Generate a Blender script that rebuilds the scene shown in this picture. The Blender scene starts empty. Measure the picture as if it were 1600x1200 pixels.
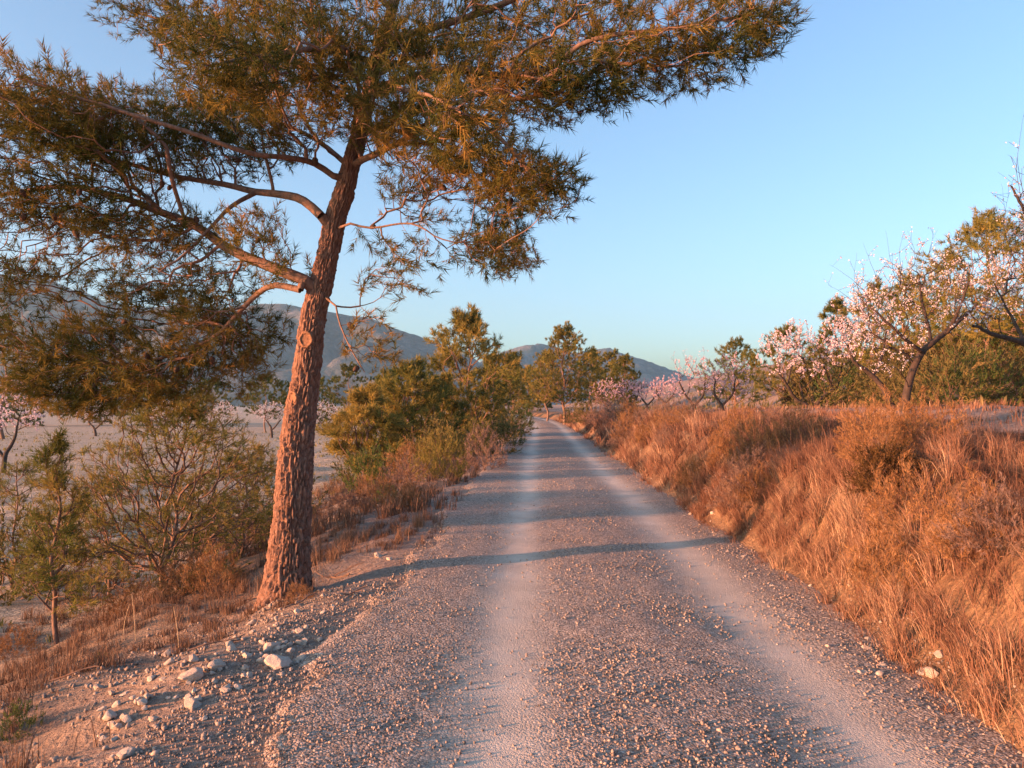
import bpy, math, random
import numpy as np
from mathutils import Vector

SC = bpy.context.scene
COL = SC.collection

# ------------------------------------------------------------------ camera, sky, sun, exposure
HAZE = True
CAM_H = 1.6
HOR = 632.0          # row of the horizon in the 1600x1200 photograph
FPX = 1200.0
cam = bpy.data.cameras.new('camera')
cam.sensor_width = 36.0
cam.lens = 27.0
cam.shift_y = (HOR - 600.0) / 1600.0
cam.clip_start = 0.05
cam.clip_end = 20000.0
camo = bpy.data.objects.new('camera', cam)
COL.objects.link(camo)
camo.location = (0, 0, CAM_H)
camo.rotation_euler = (math.pi / 2, 0, 0)
SC.camera = camo

SUN_EL, SUN_AZ = 5.5, 248.0          # degrees; azimuth clockwise from +Y
world = bpy.data.worlds.new('World')
SC.world = world
world.use_nodes = True
wn = world.node_tree.nodes
sky = wn.new('ShaderNodeTexSky')
sky.sky_type = 'NISHITA'
sky.sun_disc = False
sky.sun_elevation = math.radians(SUN_EL)
sky.sun_rotation = math.radians(SUN_AZ)
sky.air_density, sky.dust_density, sky.ozone_density = 0.8, 2.0, 2.0
world.node_tree.links.new(sky.outputs[0], wn['Background'].inputs[0])
wn['Background'].inputs[1].default_value = 0.15

sun = bpy.data.lights.new('sun', 'SUN')
sun.energy = 4.2
sun.angle = math.radians(1.0)
sun.color = (1.0, 0.39, 0.18)
suno = bpy.data.objects.new('sun', sun)
COL.objects.link(suno)
_el, _az = math.radians(SUN_EL), math.radians(SUN_AZ)
to_sun = Vector((math.sin(_az) * math.cos(_el), math.cos(_az) * math.cos(_el), math.sin(_el)))
suno.rotation_euler = (-to_sun).to_track_quat('-Z', 'Y').to_euler()
suno.location = to_sun * 50

vs = SC.view_settings
vs.view_transform = 'Standard'
vs.look = 'None'
vs.gamma = 1.0
vs.use_curve_mapping = False
vs.exposure = 1.95
SC.cycles.max_bounces = 4
SC.cycles.diffuse_bounces = 2
SC.cycles.glossy_bounces = 1
SC.cycles.transmission_bounces = 2
SC.cycles.volume_bounces = 0
SC.cycles.use_light_tree = False

# ------------------------------------------------------------------ helpers
def R(seed):
    return np.random.default_rng(seed)

def W(px, py, d):
    """world point seen at a pixel of the photograph, d metres ahead"""
    return np.array([(px - 800.0) / FPX * d, d, CAM_H - (py - HOR) / FPX * d])

def _hash(ix, iy, iz, s):
    h = (ix * 374761393 + iy * 668265263 + iz * 2147483647 + s * 974634713) & 0xFFFFFFFF
    h = ((h ^ (h >> 13)) * 1274126177) & 0xFFFFFFFF
    h = ((h ^ (h >> 16)) * 2246822519) & 0xFFFFFFFF
    h = h ^ (h >> 15)
    return (h & 0xFFFFFF) / float(0x1000000)

def vnoise(x, y, z=None, s=0):
    x = np.asarray(x, float); y = np.asarray(y, float)
    z = np.zeros_like(x) if z is None else np.asarray(z, float)
    ix, iy, iz = (np.floor(a).astype(np.int64) for a in (x, y, z))
    fx, fy, fz = x - ix, y - iy, z - iz
    fx, fy, fz = (f * f * (3 - 2 * f) for f in (fx, fy, fz))
    r = 0
    for dx in (0, 1):
        for dy in (0, 1):
            for dz in (0, 1):
                w = (fx if dx else 1 - fx) * (fy if dy else 1 - fy) * (fz if dz else 1 - fz)
                r = r + w * _hash(ix + dx, iy + dy, iz + dz, s)
    return r * 2 - 1

def fbm(x, y, z=None, octv=4, s=0):
    r = 0; a = 1.0; f = 1.0
    for o in range(octv):
        r = r + a * vnoise(np.asarray(x) * f, np.asarray(y) * f, None if z is None else np.asarray(z) * f, s + o * 17)
        a *= 0.5; f *= 2.03
    return r

def worley(x, y, z, s=0):
    x, y, z = (np.asarray(a, float) for a in (x, y, z))
    ix, iy, iz = (np.floor(a).astype(np.int64) for a in (x, y, z))
    f1 = np.full(x.shape, 9.0); f2 = np.full(x.shape, 9.0); idv = np.zeros(x.shape)
    for dx in (-1, 0, 1):
        for dy in (-1, 0, 1):
            for dz in (-1, 0, 1):
                cx, cy, cz = ix + dx, iy + dy, iz + dz
                px = cx + _hash(cx, cy, cz, s); py = cy + _hash(cx, cy, cz, s + 1); pz = cz + _hash(cx, cy, cz, s + 2)
                d = np.sqrt((x - px) ** 2 + (y - py) ** 2 + (z - pz) ** 2)
                m = d < f1
                f2 = np.where(m, f1, np.minimum(f2, d))
                idv = np.where(m, _hash(cx, cy, cz, s + 3), idv)
                f1 = np.where(m, d, f1)
    return f1, f2, idv

def sstep(a, b, x):
    t = np.clip((np.asarray(x, float) - a) / (b - a), 0, 1)
    return t * t * (3 - 2 * t)

def norm(v):
    return v / np.maximum(np.linalg.norm(v, axis=-1, keepdims=True), 1e-9)

def make_mesh(name, V, faces, smooth=False, attrs=None):
    """faces: list of (n,3) / (n,4) int arrays"""
    me = bpy.data.meshes.new(name)
    V = np.asarray(V, np.float32)
    faces = [np.asarray(f, np.int32) for f in faces if len(f)]
    me.vertices.add(len(V))
    me.vertices.foreach_set('co', V.ravel())
    loops = np.concatenate([f.ravel() for f in faces])
    sizes = np.concatenate([np.full(len(f), f.shape[1], np.int32) for f in faces])
    me.loops.add(len(loops))
    me.loops.foreach_set('vertex_index', loops)
    me.polygons.add(len(sizes))
    starts = np.concatenate([[0], np.cumsum(sizes)[:-1]]).astype(np.int32)
    me.polygons.foreach_set('loop_start', starts)
    me.polygons.foreach_set('loop_total', sizes)
    if smooth:
        me.polygons.foreach_set('use_smooth', np.ones(len(sizes), bool))
    for k, a in (attrs or {}).items():
        at = me.attributes.new(k, 'FLOAT', 'POINT')
        at.data.foreach_set('value', np.asarray(a, np.float32))
    me.update(calc_edges=True)
    return me

def link(name, me, mat=None, parent=None, loc=None):
    o = bpy.data.objects.new(name, me)
    COL.objects.link(o)
    if mat is not None and me is not None and not me.materials:
        me.materials.append(mat)
    if parent is not None:
        o.parent = parent
    if loc is not None:
        o.location = loc
    return o

def tag(o, label=None, cat=None, group=None, kind=None):
    if label: o['label'] = label
    if cat: o['category'] = cat
    if group: o['group'] = group
    if kind: o['kind'] = kind
    return o

def empty(name, loc, label, cat, group=None):
    o = bpy.data.objects.new(name, None)
    o.empty_display_size = 0.2
    COL.objects.link(o)
    o.location = loc
    return tag(o, label, cat, group)

def copy_tree(o, parent=None):
    c = o.copy(); COL.objects.link(c); c.parent = parent
    for ch in [k for k in bpy.data.objects if k.parent == o]:
        copy_tree(ch, c)
    return c

# ------------------------------------------------------------------ materials
class NT:
    def __init__(s, name):
        s.m = bpy.data.materials.new(name); s.m.use_nodes = True
        s.t = s.m.node_tree; s.n = s.t.nodes; s.p = s.n['Principled BSDF']; s.out = s.n['Material Output']
        s.p.inputs['Specular IOR Level'].default_value = 0.25
    def new(s, t, **kw):
        n = s.n.new(t)
        for k, v in kw.items():
            if isinstance(k, str) and hasattr(n, k): setattr(n, k, v)
            else: n.inputs[k].default_value = v
        return n
    def l(s, a, b): s.t.links.new(a, b)
    def pos(s, scale=(1, 1, 1)):
        g = s.new('ShaderNodeTexCoord'); m = s.new('ShaderNodeMapping')
        m.inputs['Scale'].default_value = scale
        s.l(g.outputs['Object'], m.inputs[0]); return m.outputs[0]
    def noise(s, sc, det=4, vec=None, rough=0.55):
        n = s.new('ShaderNodeTexNoise'); n.inputs['Scale'].default_value = sc; n.inputs['Detail'].default_value = det
        n.inputs['Roughness'].default_value = rough
        if vec is not None: s.l(vec, n.inputs['Vector'])
        return n.outputs['Fac']
    def ramp(s, fac, stops):
        r = s.new('ShaderNodeValToRGB'); e = r.color_ramp.elements
        while len(e) < len(stops): e.new(0.5)
        for k, (p, c) in zip(e, stops): k.position = p; k.color = (*c, 1)
        s.l(fac, r.inputs[0]); return r.outputs[0]
    def mix(s, fac, a, b, mode='MIX'):
        x = s.new('ShaderNodeMix'); x.data_type = 'RGBA'; x.blend_type = mode
        for sock, v in ((x.inputs[0], fac), (x.inputs[6], a), (x.inputs[7], b)):
            if isinstance(v, (int, float)): sock.default_value = v
            elif isinstance(v, tuple): sock.default_value = (*v, 1)
            else: s.l(v, sock)
        return x.outputs[2]
    def attr(s, k):
        a = s.new('ShaderNodeAttribute'); a.attribute_name = k; return a.outputs['Fac']
    def math(s, op, a, b=None):
        m = s.new('ShaderNodeMath'); m.operation = op
        for i, v in enumerate((a, b)):
            if v is None: continue
            if isinstance(v, (int, float)): m.inputs[i].default_value = v
            else: s.l(v, m.inputs[i])
        return m.outputs[0]
    def color(s, c): s.l(c, s.p.inputs['Base Color'])
    def rough(s, v): s.p.inputs['Roughness'].default_value = v
    def bump(s, h, strength=0.5, dist=0.02):
        b = s.new('ShaderNodeBump'); b.inputs['Strength'].default_value = strength; b.inputs['Distance'].default_value = dist
        s.l(h, b.inputs['Height']); s.l(b.outputs[0], s.p.inputs['Normal'])
    def translucent(s, c, w):
        t = s.new('ShaderNodeBsdfTranslucent'); s.l(c, t.inputs[0])
        x = s.new('ShaderNodeMixShader'); x.inputs[0].default_value = w
        s.l(s.p.outputs[0], x.inputs[1]); s.l(t.outputs[0], x.inputs[2]); s.l(x.outputs[0], s.out.inputs[0])

def leaf_mat(name, stops, trans=0.25, rough=0.6):
    k = NT(name)
    c = k.ramp(k.attr('tint'), stops)
    k.n.remove(k.p); k.p = k.new('ShaderNodeBsdfDiffuse'); k.l(c, k.p.inputs[0]); k.translucent(c, trans)
    return k.m

def bark_mat(name, stops, sc=(14, 14, 4), bump=0.6, dist=0.01):
    k = NT(name)
    v = k.pos(sc)
    n = k.noise(1.0, 5, v, 0.6)
    k.color(k.ramp(n, stops)); k.rough(0.9); k.bump(n, bump, dist)
    return k.m

M = {}
M['needle'] = leaf_mat('pine_needle', [(0, (.04, .06, .02)), (.3, (.10, .10, .028)), (.6, (.20, .15, .042)), (1, (.33, .185, .065))], .32)
M['needle_young'] = leaf_mat('young_pine_needle', [(0, (.07, .10, .03)), (.5, (.17, .17, .045)), (1, (.29, .21, .07))], .3)
M['needle_far'] = leaf_mat('far_pine_needle', [(0, (.06, .09, .028)), (.5, (.18, .17, .046)), (1, (.32, .24, .07))], .3)
M['scrub'] = leaf_mat('scrub_leaf', [(0, (.07, .075, .03)), (.5, (.14, .125, .05)), (1, (.22, .17, .075))], .2)
M['broom'] = leaf_mat('broom_leaf', [(0, (.10, .10, .03)), (.5, (.19, .17, .05)), (1, (.26, .2, .07))], .2)
M['greenbush'] = leaf_mat('green_bush_leaf', [(0, (.04, .07, .025)), (.6, (.09, .13, .04)), (1, (.15, .16, .06))], .22)
M['drybush'] = leaf_mat('dry_bush_twig', [(0, (.13, .09, .08)), (.5, (.20, .14, .12)), (1, (.28, .2, .15))], .1)
M['rustbush'] = leaf_mat('rusty_bush_twig', [(0, (.15, .08, .04)), (.5, (.24, .13, .06)), (1, (.33, .20, .10))], .15)
M['darkbush'] = leaf_mat('dark_bush_leaf', [(0, (.045, .03, .014)), (.5, (.09, .055, .024)), (1, (.17, .10, .045))], .15)
M['grass'] = leaf_mat('dry_grass_blade', [(0, (.075, .042, .032)), (.3, (.15, .085, .062)), (.65, (.215, .118, .082)), (.9, (.30, .185, .13)), (1, (.44, .32, .22))], .2)
M['slopegrass'] = leaf_mat('slope_grass_blade', [(0, (.08, .05, .04)), (.5, (.16, .10, .07)), (1, (.32, .22, .15))], .2)
M['petal'] = leaf_mat('almond_petal', [(0, (.44, .30, .34)), (.35, (.68, .55, .60)), (1, (.83, .74, .80))], .3)
M['petal_white'] = leaf_mat('white_almond_petal', [(0, (.42, .34, .36)), (.35, (.62, .55, .58)), (1, (.80, .76, .78))], .3)
M['petal_pink'] = leaf_mat('pink_almond_petal', [(0, (.40, .24, .29)), (.5, (.62, .45, .52)), (1, (.80, .67, .74))], .3)
M['bark'] = bark_mat('pine_bark', [(.25, (.085, .046, .034)), (.5, (.19, .108, .078)), (.75, (.32, .20, .15))], (60, 60, 16), 1.0, .012)
M['limb'] = bark_mat('pine_limb_bark', [(.3, (.10, .065, .05)), (.55, (.19, .12, .09)), (.8, (.27, .18, .13))], (40, 40, 18), .6, .006)
M['twig'] = bark_mat('twig_bark', [(.3, (.12, .075, .055)), (.7, (.24, .15, .11))], (30, 30, 30), .2, .003)
M['almond_bark'] = bark_mat('almond_bark', [(.3, (.03, .023, .02)), (.6, (.065, .048, .04)), (.8, (.11, .08, .065))], (20, 20, 6), .7, .015)
M['cutwood'] = bark_mat('cut_wood', [(.3, (.15, .075, .045)), (.7, (.30, .165, .10))], (50, 50, 50), .8, .008)
M['cone'] = bark_mat('pine_cone', [(.3, (.05, .03, .022)), (.7, (.11, .065, .045))], (90, 90, 90), .4, .004)

def stone_mat(name, stops):
    k = NT(name)
    oi = k.new('ShaderNodeObjectInfo')
    v = k.pos((1, 1, 1))
    n = k.noise(9, 6, v, .65); n2 = k.noise(45, 3, v)
    c = k.ramp(n, stops)
    c = k.mix(.35, c, k.ramp(oi.outputs['Random'], [(0, (.24, .18, .14)), (1, (.56, .49, .42))]), 'MIX')
    k.color(c); k.rough(.9); k.bump(k.math('ADD', n, k.math('MULTIPLY', n2, .4)), .5, .02)
    return k.m
M['stone'] = stone_mat('pale_limestone', [(.3, (.36, .30, .24)), (.6, (.55, .47, .40)), (.8, (.68, .61, .54))])

def pebble_mat():
    k = NT('gravel_pebble')
    c = k.ramp(k.attr('tint'), [(0, (.13, .105, .088)), (.35, (.25, .20, .167)), (.75, (.36, .295, .25)), (1, (.48, .41, .355))])
    k.color(c); k.rough(.9); return k.m
M['pebble'] = pebble_mat()

# ------------------------------------------------------------------ terrain
def croad(y):
    y = np.asarray(y, float)
    b = np.where(y > 50, 0.0011 * (np.minimum(y, 110) - 50) ** 2, 0) + np.where(y > 110, (y - 110) * 0.132, 0)
    return 0.65 + 0.035 * y - b

def hgt(x, y, detail=True):
    x = np.asarray(x, float); y = np.asarray(y, float)
    s = x - croad(y)
    wig = 0.22 * vnoise(y * 0.55, y * 0 + 3.3, s=5) + 0.10 * vnoise(y * 1.7, y * 0, s=6)
    # road: two worn wheel tracks
    z = -0.014 * np.exp(-((np.abs(s) - 0.87) / 0.30) ** 2) + 0.010 * np.exp(-(s / 0.4) ** 2)
    # left: shoulder then an embankment down to the field
    sl = -s - 2.0 + wig * 0.8
    drop = 1.12 * sstep(0, 5.2, sl) + 0.02 * sstep(20, 300, sl) * 0
    mound = 0.02 * np.exp(-((x + 2.1) / 0.7) ** 2 - ((y - 7.0) / 0.9) ** 2) * sstep(-0.2, .4, sl)
    z = z - np.where(sl > 0, drop, 0) + mound
    # right: earth bank up to a terrace, then a hill
    sr = s - 1.50 - .6 * wig
    top = 1.18 - 0.22 * sstep(18, 36, y) - 0.32 * sstep(34, 75, y)
    bank = top * (0.76 * sstep(0, .95, sr) + 0.24 * sstep(.6, 2.2, sr))
    rise = 0.30 * sstep(2.4, 6.5, sr) + .10 * sstep(6, 10, sr)
    hill = 0.34 * np.maximum(0, sr - 9.0 - 0.03 * y); hill = 14 * (1 - np.exp(-hill / 14)) * sstep(260, 120, y)
    z = z + np.where(sr > 0, bank + rise + hill * sstep(9.0, 14, sr), 0)
    if detail:
        off = sstep(.1, .9, np.maximum(sl, sr))
        near = sstep(90, 30, np.hypot(x, y))
        z = z + off * near * (0.10 * fbm(x * .8, y * .8, s=11, octv=3) + 0.035 * fbm(x * 3.3, y * 3.3, s=12, octv=3))
        # blocky, eroded earth face of the bank
        face = sstep(.1, .5, sr) * sstep(2.6, 1.3, sr) * near
        z = z + face * (0.10 * fbm(x * 1.6, y * 1.6, s=21, octv=3) + .06 * fbm(x * 5, y * 5, s=22, octv=3))
    return z

def h1(x, y):
    return float(hgt(np.array([x]), np.array([y]))[0])

def grid(S, Y):
    nS, nY = len(S), len(Y)
    SS, YY = np.meshgrid(S, Y)
    idx = np.arange(nS * nY).reshape(nY, nS)
    F = np.stack([idx[:-1, :-1], idx[:-1, 1:], idx[1:, 1:], idx[1:, :-1]], -1).reshape(-1, 4)
    return SS.ravel(), YY.ravel(), F

def spaced(a, b, near, k):
    out = [a]
    while out[-1] < b:
        out.append(out[-1] + max(near, k * abs(out[-1])))
    return out

sp = np.array(spaced(0, 6000, .14, .06))
Sg = np.concatenate([-sp[::-1][:-1], sp])
yp = np.array(spaced(0, 7000, .15, .03))
Yg = np.concatenate([-np.array(spaced(.5, 400, .5, .3))[::-1], yp])
sS, sY, F = grid(Sg, Yg)
gx = sS + croad(np.clip(sY, -20, 160))
gz = hgt(gx, sY)
# attributes: field soil, bank earth, road rubble
wig = 0.22 * vnoise(sY * 0.55, sY * 0 + 3.3, s=5) + 0.10 * vnoise(sY * 1.7, sY * 0, s=6)
zs = gx - croad(sY)
a_bank = sstep(1.3, 1.65, zs - .6 * wig) * sstep(5.2, 3.6, zs - .6 * wig)
a_field = np.maximum(sstep(5.2, 7.4, -zs), 0)
a_shoulder = sstep(4.3, 2.5, -zs + .5 * vnoise(gx * 1.3, sY * 1.3, s=31))
ground_me = make_mesh('ground', np.stack([gx, sY, gz], -1), [F], True, {'bank': a_bank, 'field': a_field, 'shoulder': a_shoulder, 'hill': sstep(7.5, 10, zs)})

def ground_mat():
    k = NT('ground_soil')
    v = k.pos()
    n = k.noise(1.3, 6, v, .6); n2 = k.noise(22, 5, v, .65); n3 = k.noise(.35, 3, v)
    soil = k.ramp(n, [(.3, (.17, .115, .08)), (.55, (.26, .185, .13)), (.75, (.34, .26, .19))])
    bank = k.ramp(k.math('ADD', k.math('MULTIPLY', n, .6), k.math('MULTIPLY', n2, .4)), [(.3, (.11, .06, .036)), (.5, (.21, .125, .07)), (.7, (.40, .275, .15))])
    vf = k.pos((.5, 2.6, 1)); nf = k.noise(1.6, 6, vf, .7)
    field = k.ramp(nf, [(.28, (.40, .32, .23)), (.45, (.58, .48, .36)), (.72, (.70, .60, .48))])
    rub = k.ramp(n2, [(.3, (.20, .14, .11)), (.55, (.31, .235, .19)), (.75, (.46, .38, .32))])
    ncl = k.noise(5.5, 5, v, .7)
    field = k.mix(.75, field, k.ramp(ncl, [(.38, (.5, .48, .46)), (.56, (1, 1, 1))]), 'MULTIPLY')
    c = k.mix(k.attr('field'), soil, field)
    c = k.mix(k.attr('hill'), c, k.ramp(n, [(.3, (.09, .075, .045)), (.5, (.16, .125, .075)), (.7, (.24, .19, .12))]))
    c = k.mix(k.attr('bank'), c, bank)
    c = k.mix(k.math('MULTIPLY', k.attr('shoulder'), k.math('SUBTRACT', 1.0, k.attr('bank'))), c, rub)
    c = k.mix(.35, c, k.ramp(n2, [(.3, (.55, .55, .55)), (.7, (1, 1, 1))]), 'MULTIPLY')
    k.color(c); k.rough(.95)
    b = k.math('ADD', k.math('MULTIPLY', n, .5), k.math('ADD', n2, k.math('MULTIPLY', k.attr('field'), k.math('ADD', k.math('MULTIPLY', nf, 5.0), k.math('MULTIPLY', ncl, 3.0)))))
    k.bump(b, .8, .07)
    return k.m
M['ground'] = ground_mat()
tag(link('ground', ground_me, M['ground']), kind='structure')

# road sheet with ragged edges that dive into the ground
Sr = np.arange(-2.75, 2.45, .07)
Yr = np.array([v for v in spaced(.001, 150, .065, .013)])
Yr = np.concatenate([np.arange(-8, 0, .4), Yr])
rs, ry, F = grid(Sr, Yr)
rx = rs + croad(ry)
base = hgt(croad(ry) + np.clip(rs, -9, 1.25), ry, False)
edge = .20 * vnoise(ry * .8, ry * 0, s=41) + .12 * vnoise(ry * 2.7, rs, s=42) + .05 * vnoise(ry * 9, rs * 9, s=43)
dl = rs + 2.02 + edge; dr = 1.72 + edge * .8 - rs
inn = np.where(rs > 0, .06, dl)
near = sstep(30, 8, ry)
tr = np.exp(-((np.abs(rs + .05 * vnoise(ry * .5, ry * 0, s=44)) - .87) / (.25 + .05 * vnoise(ry * .9, rs * 2, s=45))) ** 2)
rz = base + .014 + np.clip(inn, -.5, .06) * .35 + near * (1 - .75 * tr) * (.006 * fbm(rx * 9, ry * 9, s=46, octv=3)) + .004 * fbm(rx * 1.7, ry * 1.7, s=47, octv=2)
road_me = make_mesh('gravel_road', np.stack([rx, ry, rz], -1), [F], True, {'track': np.clip(tr, 0, 1)})
def road_mat():
    k = NT('road_gravel')
    v = k.pos()
    vo = k.new('ShaderNodeTexVoronoi'); vo.inputs['Scale'].default_value = 70; k.l(v, vo.inputs['Vector'])
    vo2 = k.new('ShaderNodeTexVoronoi'); vo2.inputs['Scale'].default_value = 150; k.l(v, vo2.inputs['Vector'])
    n = k.noise(2.2, 5, v); nf = k.noise(60, 4, v, .7)
    sep = k.new('ShaderNodeSeparateColor'); k.l(vo.outputs['Color'], sep.inputs[0])
    grav = k.ramp(sep.outputs[0], [(0, (.15, .115, .092)), (.5, (.28, .22, .18)), (.85, (.40, .32, .265)), (1, (.52, .44, .38))])
    dust = k.ramp(n, [(.3, (.54, .475, .395)), (.7, (.65, .575, .485))])
    dust = k.mix(.5, dust, k.ramp(nf, [(.3, (.6, .6, .6)), (.65, (1, 1, 1))]), 'MULTIPLY')
    t = k.math('MULTIPLY', k.attr('track'), k.math('ADD', .55, k.math('MULTIPLY', n, .6)))
    c = k.mix(t, grav, dust)
    k.color(c); k.rough(.92)
    h1_ = k.math('MULTIPLY', vo.outputs['Distance'], k.math('SUBTRACT', 1.15, t))
    hh = k.math('ADD', k.math('MULTIPLY', h1_, -1.0), k.math('MULTIPLY', nf, .4))
    hh = k.math('ADD', hh, k.math('MULTIPLY', vo2.outputs['Distance'], -.35))
    k.bump(hh, .7, .012)
    return k.m
M['road'] = road_mat()
tag(link('road', road_me, M['road']), kind='structure')

# mountains: ranges several kilometres off
def mountain_mat():
    k = NT('mountain_slope')
    v = k.pos()
    n = k.noise(.016, 9, v, .72); n2 = k.noise(.09, 6, v, .7)
    c = k.ramp(n, [(.35, (.075, .10, .095)), (.5, (.15, .16, .15)), (.68, (.34, .29, .27))])
    c = k.mix(.4, c, k.ramp(n2, [(.4, (.3, .34, .3)), (.58, (1, 1, 1))]), 'MULTIPLY')
    k.color(c); k.rough(1); k.bump(n2, 1.0, 9.0); return k.m
M['mountain'] = mountain_mat()
def mountain(name, prof, D, depth, seed):
    px = np.array([p[0] for p in prof]); hh = np.array([(HOR - p[1]) / FPX * D + 1.6 for p in prof])
    X = np.linspace((px[0] - 800) / FPX * D, (px[-1] - 800) / FPX * D, 250)
    top = np.interp(X, (px - 800) / FPX * D, hh)
    T = np.linspace(-1, .2, 64)
    XX, TT = np.meshgrid(X, T)
    H = np.interp(XX.ravel(), X, top).reshape(XX.shape)
    ridge = np.clip(1 - np.abs(TT), 0, 1) ** 1.15
    YY = D + TT * depth + 80 * fbm(XX / 350, TT * 2, s=seed, octv=3)
    gul = .9 - 1.6 * np.abs(fbm(XX / 230, YY / 420, s=seed + 3, octv=5)) + .3 * fbm(XX / 50, YY / 70, s=seed + 9, octv=3)
    Z = H * ridge * (.86 + .42 * gul * (1 - ridge ** 3) + .14 * ridge ** 3) + 10 * gul * ridge * sstep(0, 60, H) - 25 * (1 - ridge) - 6
    idx = np.arange(XX.size).reshape(XX.shape)
    F = np.stack([idx[:-1, :-1], idx[:-1, 1:], idx[1:, 1:], idx[1:, :-1]], -1).reshape(-1, 4)
    me = make_mesh(name, np.stack([XX.ravel(), YY.ravel(), Z.ravel()], -1), [F], True)
    return tag(link(name, me, M['mountain']), kind='structure')
mountain('mountain', [(-900, 520), (-500, 450), (-200, 415), (0, 430), (60, 432), (110, 452), (200, 470), (330, 478), (450, 482), (540, 490), (600, 505), (650, 515), (700, 535), (760, 575), (830, 620), (900, 640)], 2100, 900, 71)
mountain('mountain', [(640, 640), (700, 590), (760, 556), (810, 536), (850, 540), (900, 552), (950, 546), (990, 560), (1050, 578), (1130, 602), (1250, 625), (1500, 640)], 2900, 900, 83)

def side_ridge():
    # the range goes on round the left, out of the picture, and shades the lower slopes at sunset
    Y = np.linspace(450, 2500, 150); T = np.linspace(-1, 1, 40)
    YY, TT = np.meshgrid(Y, T)
    XX = -2900 + TT * 650 + 90 * fbm(YY / 500, TT * 2, s=95, octv=3)
    H = (330 + 45 * fbm(YY / 330, YY * 0, s=96, octv=4)) * sstep(450, 900, YY)
    rid = np.clip(1 - np.abs(TT), 0, 1) ** 1.1
    Z = H * rid * (.92 + .22 * fbm(XX / 200, YY / 200, s=97, octv=4) * (1 - rid)) - 25 * (1 - rid) - 6
    idx = np.arange(XX.size).reshape(XX.shape)
    F = np.stack([idx[:-1, :-1], idx[:-1, 1:], idx[1:, 1:], idx[1:, :-1]], -1).reshape(-1, 4)
    tag(link('mountain', make_mesh('mountain', np.stack([XX.ravel(), YY.ravel(), Z.ravel()], -1), [F], True), M['mountain']), kind='structure')
side_ridge()

# ------------------------------------------------------------------ vegetation machinery
def resample(pts, step):
    pts = np.asarray(pts, float)
    # Catmull-Rom through the points
    P = np.vstack([2 * pts[0] - pts[1], pts, 2 * pts[-1] - pts[-2]])
    out = []
    for i in range(1, len(P) - 2):
        n = max(2, int(np.linalg.norm(P[i + 1, :3] - P[i, :3]) / step))
        t = np.linspace(0, 1, n, endpoint=False)[:, None]
        a, b, c, d = P[i - 1], P[i], P[i + 1], P[i + 2]
        out.append(.5 * (2 * b + (c - a) * t + (2 * a - 5 * b + 4 * c - d) * t ** 2 + (3 * b - 3 * c + d - a) * t ** 3))
    out.append(pts[-1:])
    return np.vstack(out)

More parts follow.
